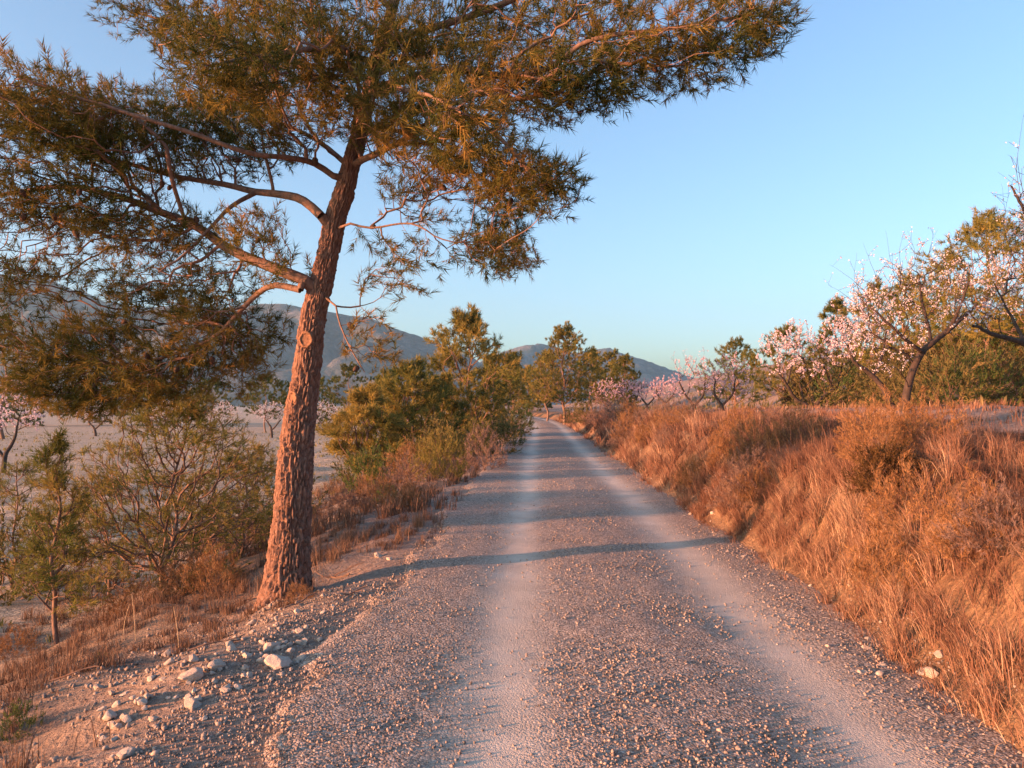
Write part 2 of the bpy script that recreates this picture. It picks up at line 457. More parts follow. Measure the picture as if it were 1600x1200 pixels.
class Skel:
    """a growing branch skeleton; nodes are stored parents first"""
    def __init__(s, cap):
        s.P = np.zeros((cap, 3)); s.par = np.full(cap, -1, int); s.path = np.zeros(cap); s.r0 = np.zeros(cap); s.n = 0; s.free = np.ones(cap, bool)
    def add(s, p, par, r0=0.0):
        i = s.n
        s.P[i] = p; s.par[i] = par; s.r0[i] = r0
        s.path[i] = 0 if par < 0 else s.path[par] + np.linalg.norm(p - s.P[par])
        s.n += 1
        return i
    def limb(s, pts, par=None, step=.1, wob=.012, seed=0):
        """pts rows: x y z radius; joins the nearest node unless par is given"""
        q = resample(pts, step)
        rg = R(seed + 991)
        if par is None and s.n:
            par = int(np.argmin(np.linalg.norm(s.P[:s.n] - q[0, :3], axis=1)))
            q = q[1:]
        elif par is None:
            par = -1
        w = np.cumsum(rg.normal(0, wob, (len(q), 3)), 0) * np.linspace(0, 1, len(q))[:, None]
        first = s.n
        for row, ww in zip(q, w):
            par = s.add(row[:3] + ww, par, row[3])
        return first, s.n
    def grow(s, T, bf=.35, seg=.1, rng=None, wob=.15, sag=0.0, allow=None):
        rng = rng or R(1)
        T = np.asarray(T)
        base = s.P[:s.n] if allow is None else s.P[allow]
        d0 = np.array([np.min(np.linalg.norm(base - t, axis=1)) for t in T])
        mask = np.zeros(len(s.P), bool)
        if allow is None: mask[:s.n] = True
        else: mask[allow] = True
        for t in T[np.argsort(d0)]:
            n = s.n
            d = np.linalg.norm(s.P[:n] - t, axis=1)
            c = d + bf * s.path[:n]
            c[~mask[:n]] = 1e9
            j = int(np.argmin(c))
            L = d[j]
            k = max(1, int(round(L / seg)))
            if n + k >= len(s.P): break
            a = s.P[j]
            perp = rng.normal(0, 1, 3) * wob * L
            perp2 = rng.normal(0, 1, 3) * wob * .35 * L
            for q in range(1, k + 1):
                u = q / k
                p = a + (t - a) * u + perp * (u * (1 - u)) + perp2 * math.sin(u * 6.28) * .5
                p[2] += -sag * L * u * (1 - u) * 2
                j = s.add(p, j)
                mask[j] = True
    def finish(s, rtip, expo=.48):
        n = s.n
        P, par = s.P[:n], s.par[:n]
        cnt = np.zeros(n); td = np.zeros(n); kids = np.zeros(n, int); best = np.zeros(n); main = np.full(n, -1)
        for i in range(n - 1, -1, -1):
            if kids[i] == 0: cnt[i] = 1; td[i] = 0
            p = par[i]
            if p >= 0:
                e = np.linalg.norm(P[i] - P[p])
                td[p] = td[i] + e if kids[p] == 0 else max(td[p], td[i] + e)
                cnt[p] += cnt[i]; kids[p] += 1
                key = cnt[i] + 1e6 * s.r0[i]
                if key > best[p] or main[p] < 0: best[p] = key; main[p] = i
        r = rtip * cnt ** expo
        r = np.where(s.r0[:n] > 0, np.maximum(s.r0[:n], 0), r)
        for i in range(n):                                 # a child is never thicker than what carries it
            if par[i] >= 0 and s.r0[i] == 0: r[i] = min(r[i], r[par[i]])
        d = np.zeros((n, 3))
        ok = par >= 0
        d[ok] = P[ok] - P[par[ok]]
        d[~ok] = (P[main[~ok]] - P[~ok]) if np.all(main[~ok] >= 0) else (0, 0, 1)
        s.cnt, s.td, s.kids, s.main, s.r, s.dir = cnt, td, kids, main, r, norm(d)
        return s

def frames(d):
    ref = np.where(np.abs(d[:, 2:3]) > .9, np.array([[1.0, 0, 0]]), np.array([[0, 0, 1.0]]))
    u = norm(np.cross(ref, d)); v = np.cross(d, u)
    return u, v

def rings(P, d, r, k, ph=0.0):
    u, v = frames(d)
    a = np.arange(k) / k * 2 * math.pi + ph
    return P[:, None, :] + r[:, None, None] * (np.cos(a)[None, :, None] * u[:, None, :] + np.sin(a)[None, :, None] * v[:, None, :])

def tubes(sk, sel, k, org):
    """tube mesh over the edges (parent -> i) for i in sel"""
    sel = sel[sk.par[sel] >= 0]
    P, r, par = sk.P, sk.r, sk.par
    pa = par[sel]
    cont = sk.main[pa] == sel
    end = rings(P[sel], sk.dir[sel], r[sel], k)
    dstart = np.where(cont[:, None], sk.dir[pa], sk.dir[sel])
    rstart = np.where(cont, r[pa], np.minimum(r[pa], r[sel] * 1.25))
    st = rings(P[pa], dstart, rstart, k)
    # keep both rings untwisted: reuse the end frame when the frames disagree
    st2 = rings(P[pa], sk.dir[sel], rstart, k)
    flip = np.einsum('ij,ij->i', st[:, 0] - P[pa], end[:, 0] - P[sel]) < .5 * rstart * r[sel]
    st[flip] = st2[flip]
    m = len(sel)
    V = np.concatenate([st, end], 1).reshape(-1, 3) - org
    b = (np.arange(m) * 2 * k)[:, None]
    i = np.arange(k)[None]; j = (np.arange(k)[None] + 1) % k
    F = np.stack([b + i, b + j, b + k + j, b + k + i], -1).reshape(-1, 4)
    return V, F

def tube_mesh(name, sk, groups, org):
    Vs, Fs, o = [], [], 0
    for sel, k in groups:
        if len(sel) == 0: continue
        V, F = tubes(sk, sel, k, org)
        Vs.append(V); Fs.append(F + o); o += len(V)
    return make_mesh(name, np.vstack(Vs), [np.vstack(Fs)], True)

def spray(rng, n, length, w, shoot, ang=(35, 70), droop=0.0):
    """needles of one shoot along +Z: triangles"""
    t = rng.uniform(0, 1, n); th = rng.uniform(0, 2 * math.pi, n)
    a = np.radians(rng.uniform(ang[0], ang[1], n)) * (1 - .45 * t)
    L = length * rng.uniform(.7, 1.1, n)
    b = np.stack([0 * t, 0 * t, (t - .55) * shoot], -1)
    out = np.stack([np.cos(th) * np.sin(a), np.sin(th) * np.sin(a), np.cos(a)], -1)
    side = norm(np.cross(out, rng.normal(0, 1, (n, 3)))) * w * .5
    tip = b + out * L[:, None]
    V = np.stack([b - side, b + side, tip], 1).reshape(-1, 3)
    F = np.arange(n * 3).reshape(-1, 3)
    return V, F

def scatter(templates, pos, d, scale, tint, rng, org):
    """merge copies of the templates (each (V,F)) at pos, +Z turned to d"""
    Vs, Fs, Ts, o = [], [], [], 0
    pick = rng.integers(0, len(templates), len(pos))
    for ti, (TV, TF) in enumerate(templates):
        q = np.where(pick == ti)[0]
        if len(q) == 0: continue
        dd = norm(d[q]); u, v = frames(dd)
        a = rng.uniform(0, 2 * math.pi, len(q)); ca, sa = np.cos(a)[:, None], np.sin(a)[:, None]
        u2, v2 = u * ca + v * sa, -u * sa + v * ca
        X = TV[None] * scale[q][:, None, None]
        V = X[..., 0:1] * u2[:, None] + X[..., 1:2] * v2[:, None] + X[..., 2:3] * dd[:, None] + (pos[q] - org)[:, None]
        Vs.append(V.reshape(-1, 3))
        Fs.append((TF[None] + (np.arange(len(q)) * len(TV))[:, None, None]).reshape(-1, TF.shape[1]) + o)
        Ts.append(np.repeat(tint[q], len(TV))); o += len(q) * len(TV)
    return np.vstack(Vs), np.vstack(Fs), np.concatenate(Ts)

def clump_pts(rng, c, rad, n, shell=.55):
    v = norm(rng.normal(0, 1, (n, 3)))
    rr = rng.uniform(0, 1, n) ** shell
    return np.asarray(c) + v * rr[:, None] * np.asarray(rad)

def pine_foliage(name, sk, rng, org, mat, parent, length, w, nn, shoot, reach, keep=1.0, up=.35, tintc=.45, per=1, seed=0):
    n = sk.n
    sel = np.where((sk.td[:n] < reach) & (sk.cnt[:n] <= 2) & (sk.r0[:n] == 0))[0]
    sel = sel[rng.uniform(0, 1, len(sel)) < keep]
    sel = np.repeat(sel, per)
    T = [spray(R(seed + i), nn, length, w, shoot) for i in range(6)]
    d = sk.dir[sel] + rng.normal(0, .38, (len(sel), 3)); d[:, 2] += up
    pos = sk.P[sel] + rng.normal(0, shoot * .15, (len(sel), 3))
    tint = np.clip(tintc + .30 * fbm(pos[:, 0] * 1.6, pos[:, 1] * 1.6, pos[:, 2] * 1.6, 2, seed) + rng.normal(0, .16, len(sel)), 0, 1)
    V, F, t = scatter(T, pos, d, rng.uniform(.75, 1.2, len(sel)), tint, rng, org)
    return link(name, make_mesh(name, V, [F], False, {'tint': t}), mat, parent)

# ------------------------------------------------------------------ the big roadside pine
PD = 7.0
DK = PD / 6.4
def pxr(w): return .86 * w / FPX * PD / 2
trunk_px = [(446, 955, 86), (449, 905, 78), (453, 850, 71), (457, 800, 66), (463, 700, 62), (477, 600, 52), (489, 500, 47), (503, 440, 45),
            (512, 400, 42), (525, 340, 42), (538, 300, 40), (548, 260, 36), (564, 200, 32), (580, 130, 28), (603, 50, 24), (625, -40, 20), (640, -140, 16), (655, -260, 11), (668, -360, 6)]
trunk_pts = np.array([[*W(a, b, PD + .0006 * (930 - b)), pxr(c)] for a, b, c in trunk_px])
tb = W(448, 930, PD)
tb[2] = h1(tb[0], tb[1]) - .02
def big_pine():
    rng = R(7)
    root = empty('pine_tree', tuple(tb), 'large leaning pine with thick fissured trunk at the left edge of the road', 'tree')
    sk = Skel(120000)
    # coarse copy of the trunk axis carries the limbs
    a, b = sk.limb(trunk_pts, step=.12, wob=0)
    trunk_nodes = np.arange(a, b)
    L = []
    def limb(pts, r0, r1, seed):
        q = np.array([[*W(p[0], p[1], p[2] * DK), 0] for p in pts])
        q[:, 3] = np.linspace(r0, r1, len(q)) * DK
        i = sk.limb(q, step=.09, wob=.006, seed=seed); L.append(np.arange(*i))
    limb([(488, 442, 6.55), (420, 416, 6.6), (360, 390, 6.65), (310, 355, 6.7), (250, 330, 6.75), (190, 306, 6.8), (100, 290, 6.8), (10, 300, 6.8), (-80, 310, 6.8)], .052, .012, 1)
    limb([(483, 456, 6.5), (430, 446, 6.6), (402, 460, 6.7), (370, 492, 6.8), (330, 530, 6.85), (250, 562, 6.9), (150, 575, 6.9), (60, 560, 6.9)], .030, .008, 2)
    limb([(515, 350, 6.6), (475, 314, 6.65), (440, 304, 6.75), (400, 299, 6.85), (350, 286, 6.9), (280, 274, 7.0), (180, 250, 7.0), (60, 220, 7.0), (-60, 200, 7.0)], .042, .010, 3)
    limb([(402, 300, 6.85), (362, 322, 6.7), (330, 356, 6.6), (290, 400, 6.5), (250, 430, 6.4)], .022, .007, 4)
    limb([(535, 285, 6.7), (492, 256, 6.6), (450, 246, 6.4), (380, 236, 6.2), (250, 190, 6.0), (120, 150, 5.9), (30, 120, 5.8)], .030, .009, 5)
    limb([(570, 175, 6.8), (500, 122, 6.9), (420, 80, 7.1), (320, 42, 7.2), (230, 15, 7.3)], .028, .009, 6)
    limb([(555, 255, 6.7), (620, 225, 6.4), (690, 182, 6.1), (760, 200, 5.8), (820, 260, 5.7), (850, 300, 5.7)], .030, .009, 7)
    limb([(578, 140, 6.8), (700, 110, 6.4), (800, 118, 6.1), (870, 100, 5.9), (930, 60, 5.8), (1050, 40, 5.7), (1180, 20, 5.6)], .036, .010, 8)
    limb([(600, 65, 6.85), (750, 20, 6.9), (900, -40, 6.9), (1050, -60, 6.8), (1200, -70, 6.8)], .036, .010, 9)
    limb([(532, 345, 6.55), (580, 356, 6.5), (640, 350, 6.4), (690, 375, 6.3), (760, 380, 6.3)], .011, .004, 10)
    limb([(522, 462, 6.55), (532, 510, 6.4), (552, 552, 6.3), (572, 585, 6.3)], .009, .004, 11)
    limb([(560, 215, 6.8), (600, 200, 7.4), (680, 230, 8.0), (780, 300, 8.4), (810, 360, 8.5)], .028, .008, 12)
    limb([(590, 100, 6.8), (520, 80, 6.0), (420, 90, 5.4), (330, 110, 5.0)], .028, .008, 13)
    limb([(585, 120, 6.8), (640, 90, 7.6), (760, 60, 8.3), (900, 60, 8.8)], .028, .008, 14)
    limb([(548, 262, 6.7), (480, 210, 7.5), (380, 170, 8.0), (250, 160, 8.3)], .026, .008, 15)
    limb([(612, 10, 6.9), (520, -50, 6.6), (400, -80, 6.4), (280, -60, 6.3)], .026, .008, 16)
    limb([(630, -80, 6.95), (760, -150, 6.6), (900, -180, 6.3)], .024, .008, 17)
    limb([(640, -140, 7.0), (520, -200, 7.4), (400, -230, 7.6)], .022, .007, 18)
    limb([(575, 155, 6.8), (610, 140, 5.8), (660, 150, 5.1), (720, 180, 4.7)], .024, .007, 19)
    # where foliage masses sit: px, py, distance, rx px, ry px, depth m, tips
    CL = [(60, 170, 6.0, 115, 75, .7, 150), (-60, 230, 6.4, 120, 110, .8, 90), (150, 230, 6.4, 130, 80, .8, 190), (250, 215, 7.0, 120, 75, .8, 150), (350, 215, 7.0, 100, 70, .7, 130),
          (300, 170, 8.0, 120, 50, .5, 70), (440, 205, 6.5, 80, 50, .5, 70), (50, 320, 6.6, 100, 65, .7, 120), (160, 345, 6.7, 110, 65, .6, 130), (270, 370, 6.8, 90, 60, .5, 90), (-60, 420, 6.2, 100, 90, .6, 50),
          (60, 430, 6.8, 90, 50, .5, 50), (230, 455, 6.9, 100, 55, .5, 90), (330, 450, 7.0, 90, 45, .5, 60), (100, 560, 6.9, 85, 50, .5, 130), (200, 590, 6.9, 95, 45, .5, 120), (290, 560, 6.9, 90, 50, .5, 100), (330, 500, 7.0, 90, 40, .5, 70), (180, 520, 7.0, 110, 40, .5, 80), (60, 600, 6.8, 60, 35, .4, 50), (250, 610, 6.8, 80, 30, .4, 50), (120, 180, 6.8, 110, 60, .6, 90), (400, 150, 6.9, 80, 45, .5, 60), (520, 170, 6.2, 60, 50, .5, 60), 
          (360, 530, 7.0, 60, 50, .4, 35), (400, 370, 6.5, 70, 50, .5, 30), (440, 420, 6.6, 50, 40, .4, 16), (380, 560, 7.1, 55, 60, .4, 50), (130, 625, 6.9, 90, 28, .4, 60), (20, 520, 6.9, 70, 60, .5, 60), (420, 520, 7.2, 40, 50, .3, 18),
          (250, 30, 7.2, 100, 35, .5, 60), (340, 50, 7.1, 110, 55, .7, 120), (360, 110, 5.1, 110, 50, .6, 90), (450, 90, 5.9, 110, 60, .7, 120), (480, 30, 6.8, 120, 60, .8, 120), (550, 110, 6.2, 90, 70, .6, 110),
          (620, 70, 6.2, 90, 60, .7, 100), (640, 170, 5.6, 95, 65, .7, 130), (720, 190, 4.9, 90, 60, .5, 80), (600, 215, 6.4, 60, 40, .5, 50), (700, 60, 7.0, 100, 60, .8, 100), (790, 50, 7.5, 110, 60, .9, 110),
          (760, 130, 6.2, 100, 60, .7, 120), (850, 140, 6.0, 90, 55, .6, 110), (900, 50, 6.3, 110, 60, .9, 130), (930, 130, 6.0, 90, 50, .6, 100), (1010, 80, 5.9, 100, 60, .6, 120), (1100, 70, 5.8, 100, 65, .6, 120),
          (1180, 40, 5.7, 75, 60, .5, 80), (1130, -50, 6.7, 130, 60, .8, 80), (950, -60, 6.8, 130, 60, .8, 80), (780, -60, 6.8, 130, 70, .9, 70), (720, 260, 6.3, 85, 55, .6, 100), (800, 280, 6.0, 75, 60, .6, 110),
          (860, 290, 5.8, 60, 45, .4, 60), (780, 350, 8.2, 70, 60, .6, 80), (760, 390, 6.5, 65, 40, .4, 50), (800, 400, 7.2, 45, 40, .4, 40), (650, 300, 6.6, 70, 60, .5, 45), (640, 410, 6.4, 60, 60, .4, 16), (600, 430, 6.5, 60, 70, .4, 12),
          (580, 540, 6.3, 55, 55, .3, 18), (520, -80, 6.6, 150, 60, .9, 80), (330, -70, 6.4, 130, 50, .7, 60), (650, -200, 6.9, 150, 80, 1.0, 80), (850, -170, 6.4, 120, 60, .8, 60), (450, -220, 7.5, 130, 70, .8, 60), (660, -330, 7.0, 100, 70, .7, 60)]
    T = []
    for (px, py, d, rx, ry, rd, n) in CL:
        d *= DK
        T.append(clump_pts(rng, W(px, py, d), (rx / FPX * d, rd * DK, ry / FPX * d), int(n * 2.7 * (1.2 if px < 480 else 1.0))))
    T = np.vstack(T)
    allow = np.concatenate(L + [trunk_nodes[trunk_nodes > len(trunk_nodes) * .72]])
    sk.grow(T, bf=.30, seg=.075, rng=rng, wob=.16, sag=.05, allow=allow)
    sk.finish(.0022, .46)
    n = sk.n
    ids = np.arange(n)
    own = np.full(n, -1)
    for i, l in enumerate(L): own[l] = i
    for i in range(n):
        if own[i] < 0 and sk.r0[i] == 0: own[i] = own[sk.par[i]]
    isl = sk.r0[:n] > 0
    for i, l in enumerate(L):
        br = link('branch', tube_mesh('branch', sk, [(l, 9)], tb), M['limb'], root)
        rest = ids[(own == i) & ~isl & ~((sk.cnt[:n] == 1) & (sk.td[:n] < .07))]
        if len(rest): tag(link('twigs', tube_mesh('twigs', sk, [(rest[sk.r[rest] > .007], 5), (rest[sk.r[rest] <= .007], 3)], tb), M['twig'], br), kind='stuff')
    rest = ids[(own == -1) & ~isl]
    if len(rest): tag(link('twigs', tube_mesh('twigs', sk, [(rest, 4)], tb), M['twig'], root), kind='stuff')
    pine_foliage('crown', sk, rng, tb, M['needle'], root, .088, .0068, 24, .13, .50, 1.0, .22, .42, 1, 100)
    # trunk: displaced bark
    q = resample(trunk_pts, .018)
    q = q[q[:, 2] < trunk_pts[-1, 2]]
    d = norm(np.gradient(q[:, :3], axis=0))
    K = 140
    a = np.arange(K) / K * 2 * math.pi
    u, v = frames(d)
    # steady frame
    u = norm(np.array([1.0, 0, 0]) - d * d[:, :1]); v = np.cross(d, u)
    hgt_along = q[:, 2:3] - tb[2]
    rr = q[:, 3:4] * np.ones((1, K))
    flare = .93 + .24 * np.exp(-np.maximum(hgt_along, 0) / .16) * (1 + .45 * np.sin(a * 5 + 1.0)[None] * np.exp(-np.maximum(hgt_along, 0) / .25))
    lump = 1 + .05 * vnoise(np.cos(a)[None] * 1.5 + 0 * rr, np.sin(a)[None] * 1.5 + 0 * rr, hgt_along * 2.2 + 0 * rr, s=3)
    rr = rr * flare * lump
    cx, sx = np.cos(a)[None] * q[:, 3:4], np.sin(a)[None] * q[:, 3:4]
    zz = hgt_along + 0 * rr
    wx, wy = .012 * fbm(cx * 20, sx * 20, zz * 9, 2, 5), .012 * fbm(cx * 20, sx * 20, zz * 9, 2, 9)
    f1, f2, iv = worley((cx + wx) / .027, (sx + wy) / .027, zz / .15 + .5 * fbm(cx * 25, sx * 25, zz * 8, 2, 6), 13)
    g1, g2, _ = worley(cx / .013, sx / .013, zz / .035, 29)
    plate = sstep(.05, .26, f2 - f1)
    depth = np.interp(hgt_along[:, 0], [0, 1.5, 3, 6], [.036, .031, .017, .004])[:, None]
    disp = depth * (plate * (.75 + .5 * iv) - .7) + depth * .22 * sstep(0, .35, g2 - g1) + .005 * fbm(cx * 110, sx * 110, zz * 45, 3, 33)
    rr = rr + disp
    V = q[:, None, :3] + rr[..., None] * (np.cos(a)[None, :, None] * u[:, None] + np.sin(a)[None, :, None] * v[:, None])
    m = len(q)
    idx = np.arange(m * K).reshape(m, K); nx = np.roll(idx, -1, 1)
    F = np.stack([idx[:-1], nx[:-1], nx[1:], idx[1:]], -1).reshape(-1, 4)
    tr = link('trunk', make_mesh('trunk', V.reshape(-1, 3) - tb, [F], True), M['bark'], root)
    # healed scars where limbs were sawn off
    for k, (px, py, rad) in enumerate([(481, 530, .058), (459, 622, .046), (446, 701, .028)]):
        c0 = W(px, py, PD - .02)
        i = int(np.argmin(np.abs(q[:, 2] - c0[2])))
        ax = q[i, :3]
        out = norm((c0 - ax)[None] * np.array([[1, 0, 0]]) + np.array([[-.35, -1.0, 0]]) * .16)[0]
        K2 = 22; aa = np.arange(K2) / K2 * 2 * math.pi
        uu, vv = frames(out[None]); uu, vv = uu[0], vv[0]
        sr = R(60 + k)
        Vv = []
        for rad_f, h in ((1.25, -.03), (1.15, .002), (1.0, .010), (.85, .009), (.78, .002), (.4, .004), (.001, .003)):
            jit = 1 + .06 * sr.normal(0, 1, K2)
            Vv.append(ax + out * (q[i, 3] + h) + rad * rad_f * (np.cos(aa) * jit)[:, None] * uu + 1.15 * rad * rad_f * (np.sin(aa) * jit)[:, None] * vv)
        ii = np.arange(7 * K2).reshape(7, K2); jj = np.roll(ii, -1, 1)
        Fv = np.stack([ii[:-1], jj[:-1], jj[1:], ii[1:]], -1).reshape(-1, 4)
        s_ = link('branch_scar', make_mesh('branch_scar', np.vstack(Vv) - tb, [Fv], True), M['cutwood'], tr)
    # cones
    prof = [(0, -.5), (.62, -.42), (.95, -.18), (.98, .05), (.75, .32), (.38, .52), (0, .62)]
    Vc, K3 = [], 8
    for qi, (r_, z_) in enumerate(prof):
        for w in range(K3):
            an = (w + .5 * (qi % 2)) / K3 * 2 * math.pi; bump = 1 + .16 * (w % 2)
            Vc.append((r_ * bump * math.cos(an) * .021, r_ * bump * math.sin(an) * .021, z_ * .062))
    ii = np.arange(len(prof) * K3).reshape(len(prof), K3); jj = np.roll(ii, -1, 1)
    cone_me = make_mesh('pine_cone', np.array(Vc), [np.stack([ii[:-1], jj[:-1], jj[1:], ii[1:]], -1).reshape(-1, 4)], False)
    cone_me.materials.append(M['cone'])
    want = [(50, 312, 6.0), (30, 335, 6.0), (38, 345, 6.0), (188, 516, 6.7), (228, 562, 6.7), (276, 590, 6.7), (330, 555, 6.8), (322, 330, 6.6), (333, 331, 6.6), (352, 350, 6.6), (402, 374, 6.5), (376, 275, 6.7), (496, 305, 6.6),
            (415, 75, 5.4), (214, 12, 7.2), (272, 290, 6.5), (244, 296, 6.4), (580, 356, 6.5), (520, 510, 6.4), (563, 577, 6.3), (700, 300, 6.2), (800, 330, 6.0), (1020, 110, 5.8), (900, 160, 6.0), (120, 300, 6.2), (95, 400, 6.2)]
    ok = np.where((sk.r[:n] < .012) & (sk.r0[:n] == 0))[0]
    for (px, py, d_) in want:
        p = W(px, py, d_ * DK)
        j = ok[int(np.argmin(np.linalg.norm(sk.P[ok] - p, axis=1)))]
        c = link('pine_cone', cone_me, None, root, tuple(sk.P[j] - tb + np.array([0, 0, -.02])))
        c.rotation_euler = (rng.uniform(1.8, 3.6), rng.uniform(-.5, .5), rng.uniform(0, 6))
        s_ = rng.uniform(.9, 1.35); c.scale = (s_, s_, s_)
big_pine()

# ------------------------------------------------------------------ other pines
def pine(px, py, d, height, width, label, seed, tips=240, near=False, lean=(0, 0), crown0=.3, mat='needle_far', group=None, tint=.45, nn=None, sparse=1.0, shape='cone', name='pine_tree', zoff=-.05):
    b = W(px, py, d)
    b[2] = h1(b[0], b[1]) + zoff
    rng = R(seed)
    root = empty(name, tuple(b), label, 'tree', group)
    sk = Skel(20000)
    top = np.array([lean[0], lean[1], height])
    pts = []
    tr = height * .012 if near else max(.02, height * .016)
    for t in np.linspace(0, 1, 8):
        w = rng.normal(0, .018 * height, 2) * (0 < t < .99)
        pts.append([b[0] + top[0] * t + w[0], b[1] + top[1] * t + w[1], b[2] + height * t, tr * (1 - .88 * t) + .003])
    a, e = sk.limb(np.array(pts), step=height * .03, wob=0)
    tn = np.arange(a, e)
    T = []
    nb = 22 if height > 3 else 14
    for i in range(nb):
        t = crown0 + (1 - crown0) * (i + rng.uniform(0, .7)) / nb
        th = i * 2.4 + rng.uniform(-.5, .5)
        if shape == 'cone': rad = width / 2 * (1.05 - .85 * (t - crown0) / (1 - crown0)) * rng.uniform(.65, 1.1)
        else: rad = width / 2 * math.sin(math.pi * min(1, .22 + .72 * (t - crown0) / (1 - crown0))) * rng.uniform(.7, 1.1)
        c = np.array([b[0] + top[0] * t, b[1] + top[1] * t, b[2] + height * t])
        cc = c + np.array([math.cos(th), math.sin(th), .12]) * rad * .62
        T.append(clump_pts(rng, cc, (rad * .62, rad * .62, height * .085), int(1.5 * tips / nb * (1.4 - .7 * t))))
    T.append(clump_pts(rng, (b[0] + top[0], b[1] + top[1], b[2] + height * .95), (width * .10, width * .10, height * .07), max(6, tips // 16)))
    T = np.vstack(T)
    sk.grow(T, bf=.5, seg=max(.07, height * .05), rng=rng, wob=.14, sag=.04, allow=tn[int(len(tn) * crown0 * .75):])
    sk.finish(.003 if near else .007, .48)
    ids = np.arange(sk.n)
    rest = np.setdiff1d(ids, tn)
    if not near: rest = rest[sk.cnt[rest] > 1]
    link('trunk', tube_mesh('trunk', sk, [(tn, 8), (rest, 3)], b), M['limb'], root)
    if near: pine_foliage('crown', sk, rng, b, M[mat], root, .09, .0075, nn or 18, .11, .20, .85 * sparse, .35, tint, 1, seed)
    else: pine_foliage('crown', sk, rng, b, M[mat], root, .20 * max(1, d / 60), .030 * (d / 45) ** .5 * max(1, d / 60) ** .8, nn or 12, .22, .60, 1.0 * sparse, .3, tint, 3, seed)
    return root

pine(90, 992, 8.3, 2.3, 1.0, 'slim young pine with thin bare lower stem left of the big pine', 21, 520, True, (-.08, .1), .25, 'needle_young', tint=.5)
pine(258, 925, 9.6, 2.5, 3.5, 'scraggly small pine with half-bare spreading branches behind the big trunk', 22, 1700, True, (.1, .2), .10, 'needle_young', tint=.62, sparse=1.0, shape='round')
pine(372, 880, 11.2, 1.7, 2.2, 'low ragged young pine between the scraggly pine and the big trunk', 26, 460, True, (.1, .1), .08, 'needle_young', tint=.6, sparse=.9, shape='round')
pine(170, 905, 10.6, 1.6, 2.0, 'low ragged young pine between the slim young pine and the scraggly pine', 27, 420, True, (-.1, .1), .08, 'needle_young', tint=.55, sparse=.9, shape='round')
pine(20, 860, 11.5, 2.0, 2.2, 'low bushy young pine at the left edge behind the slim young pine', 28, 420, True, (0, .1), .08, 'needle_young', tint=.5, sparse=.9, shape='round')
pine(5, 700, 60, 9.5, 5, 'dark green pine rising behind the pink almond at the far left edge', 23, 260, tint=.15, shape='round')
pine(415, 660, 75, 5.5, 6, 'low dark green pine across the pale field beyond the big trunk', 24, 260, tint=.15, shape='round')
pine(330, 660, 82, 5.5, 6, 'dark green pine across the pale field between almonds', 25, 240, tint=.2, shape='round')
LP = 'pines and pine scrub along the left of the road'
pine(728, 690, 31, 5.6, 4.8, 'tallest pine on the left verge with loose open pointed top', 31, 900, tint=.6, crown0=.08, shape='round', group=LP)
pine(640, 715, 25, 3.6, 3.3, 'bushy olive pine on the left verge just right of the big trunk', 32, 480, tint=.5, crown0=.10, shape='round', group=LP)
pine(570, 720, 23, 2.9, 2.5, 'low brownish pine half hidden behind the big trunk', 33, 400, tint=.75, crown0=.10, shape='round', group=LP)
pine(690, 700, 28, 3.0, 2.6, 'squat pine in front of the tallest left verge pine', 34, 300, tint=.6, crown0=.08, shape='round', group=LP)
pine(765, 680, 40, 4.2, 3.0, 'middle-sized pine right of the tallest left verge pine', 35, 420, tint=.5, crown0=.1, group=LP)
pine(800, 665, 56, 5.4, 3.2, 'far slender pine with bare lower trunk on the left of the road', 36, 400, tint=.6, crown0=.3, group=LP)
pine(600, 700, 36, 4.0, 3.4, 'olive pine behind the bushy pines of the left verge', 37, 300, tint=.45, crown0=.1, group=LP)
FP = 'pines at the far end of the road'
pine(882, 655, 60, 7.6, 5.6, 'tall round pine standing right of the far road end', 41, 1050, tint=.6, crown0=.22, shape='round', group=FP)
pine(855, 650, 72, 6.5, 3.6, 'slimmer pine just left of the tall round far pine', 42, 420, tint=.6, crown0=.35, shape='round', group=FP)
pine(925, 640, 72, 6.0, 4.0, 'pine peeping out right behind the tall round far pine', 43, 400, tint=.5, crown0=.2, shape='round', group=FP)
pine(975, 630, 78, 5.5, 4.6, 'dark round pine above the far pink almonds', 44, 400, tint=.4, crown0=.15, shape='round', group=FP)
pine(826, 650, 100, 6.5, 5, 'distant pine closing the view where the road bends', 45, 220, tint=.4, crown0=.15, shape='round', group=FP)
pine(845, 648, 120, 5.0, 7, 'low distant pine behind the bend of the road', 46, 220, tint=.35, crown0=.1, shape='round', group=FP)
BP = 'dark trees closing the lower field'
for i, (px, d, hh, ww, lab) in enumerate([(40, 95, 6.5, 9, 'dark tree of the far field edge under the left mountain'), (140, 100, 6, 9, 'dark tree of the far field edge, second from the left'), (235, 92, 6, 8, 'dark tree of the far field edge, third from the left'),
        (480, 105, 7, 9, 'dark tree of the far field edge directly behind the big trunk'), (545, 96, 7.5, 9, 'dark tree of the far field edge right of the big trunk'), (610, 104, 7.5, 9, 'dark tree of the far field edge behind the left verge pines')]):
    pine(px, 650, d, hh, ww, lab, 140 + i, 420, tint=.2, crown0=.06, shape='round', group=BP)
pine(955, 635, 95, 7.0, 6.5, 'pine filling the gap between the far pines and the small almonds', 47, 320, tint=.45, crown0=.08, shape='round', group=FP)
pine(800, 650, 85, 6.5, 6.0, 'full pine behind the slender far pine on the left', 48, 320, tint=.5, crown0=.06, shape='round', group=FP)
HP = 'pines on the right hillside'
pine(1545, 600, 27, 5.4, 5.4, 'broad round pine behind the large white almond at the right edge', 51, 520, tint=.5, crown0=.15, shape='round', group=HP)
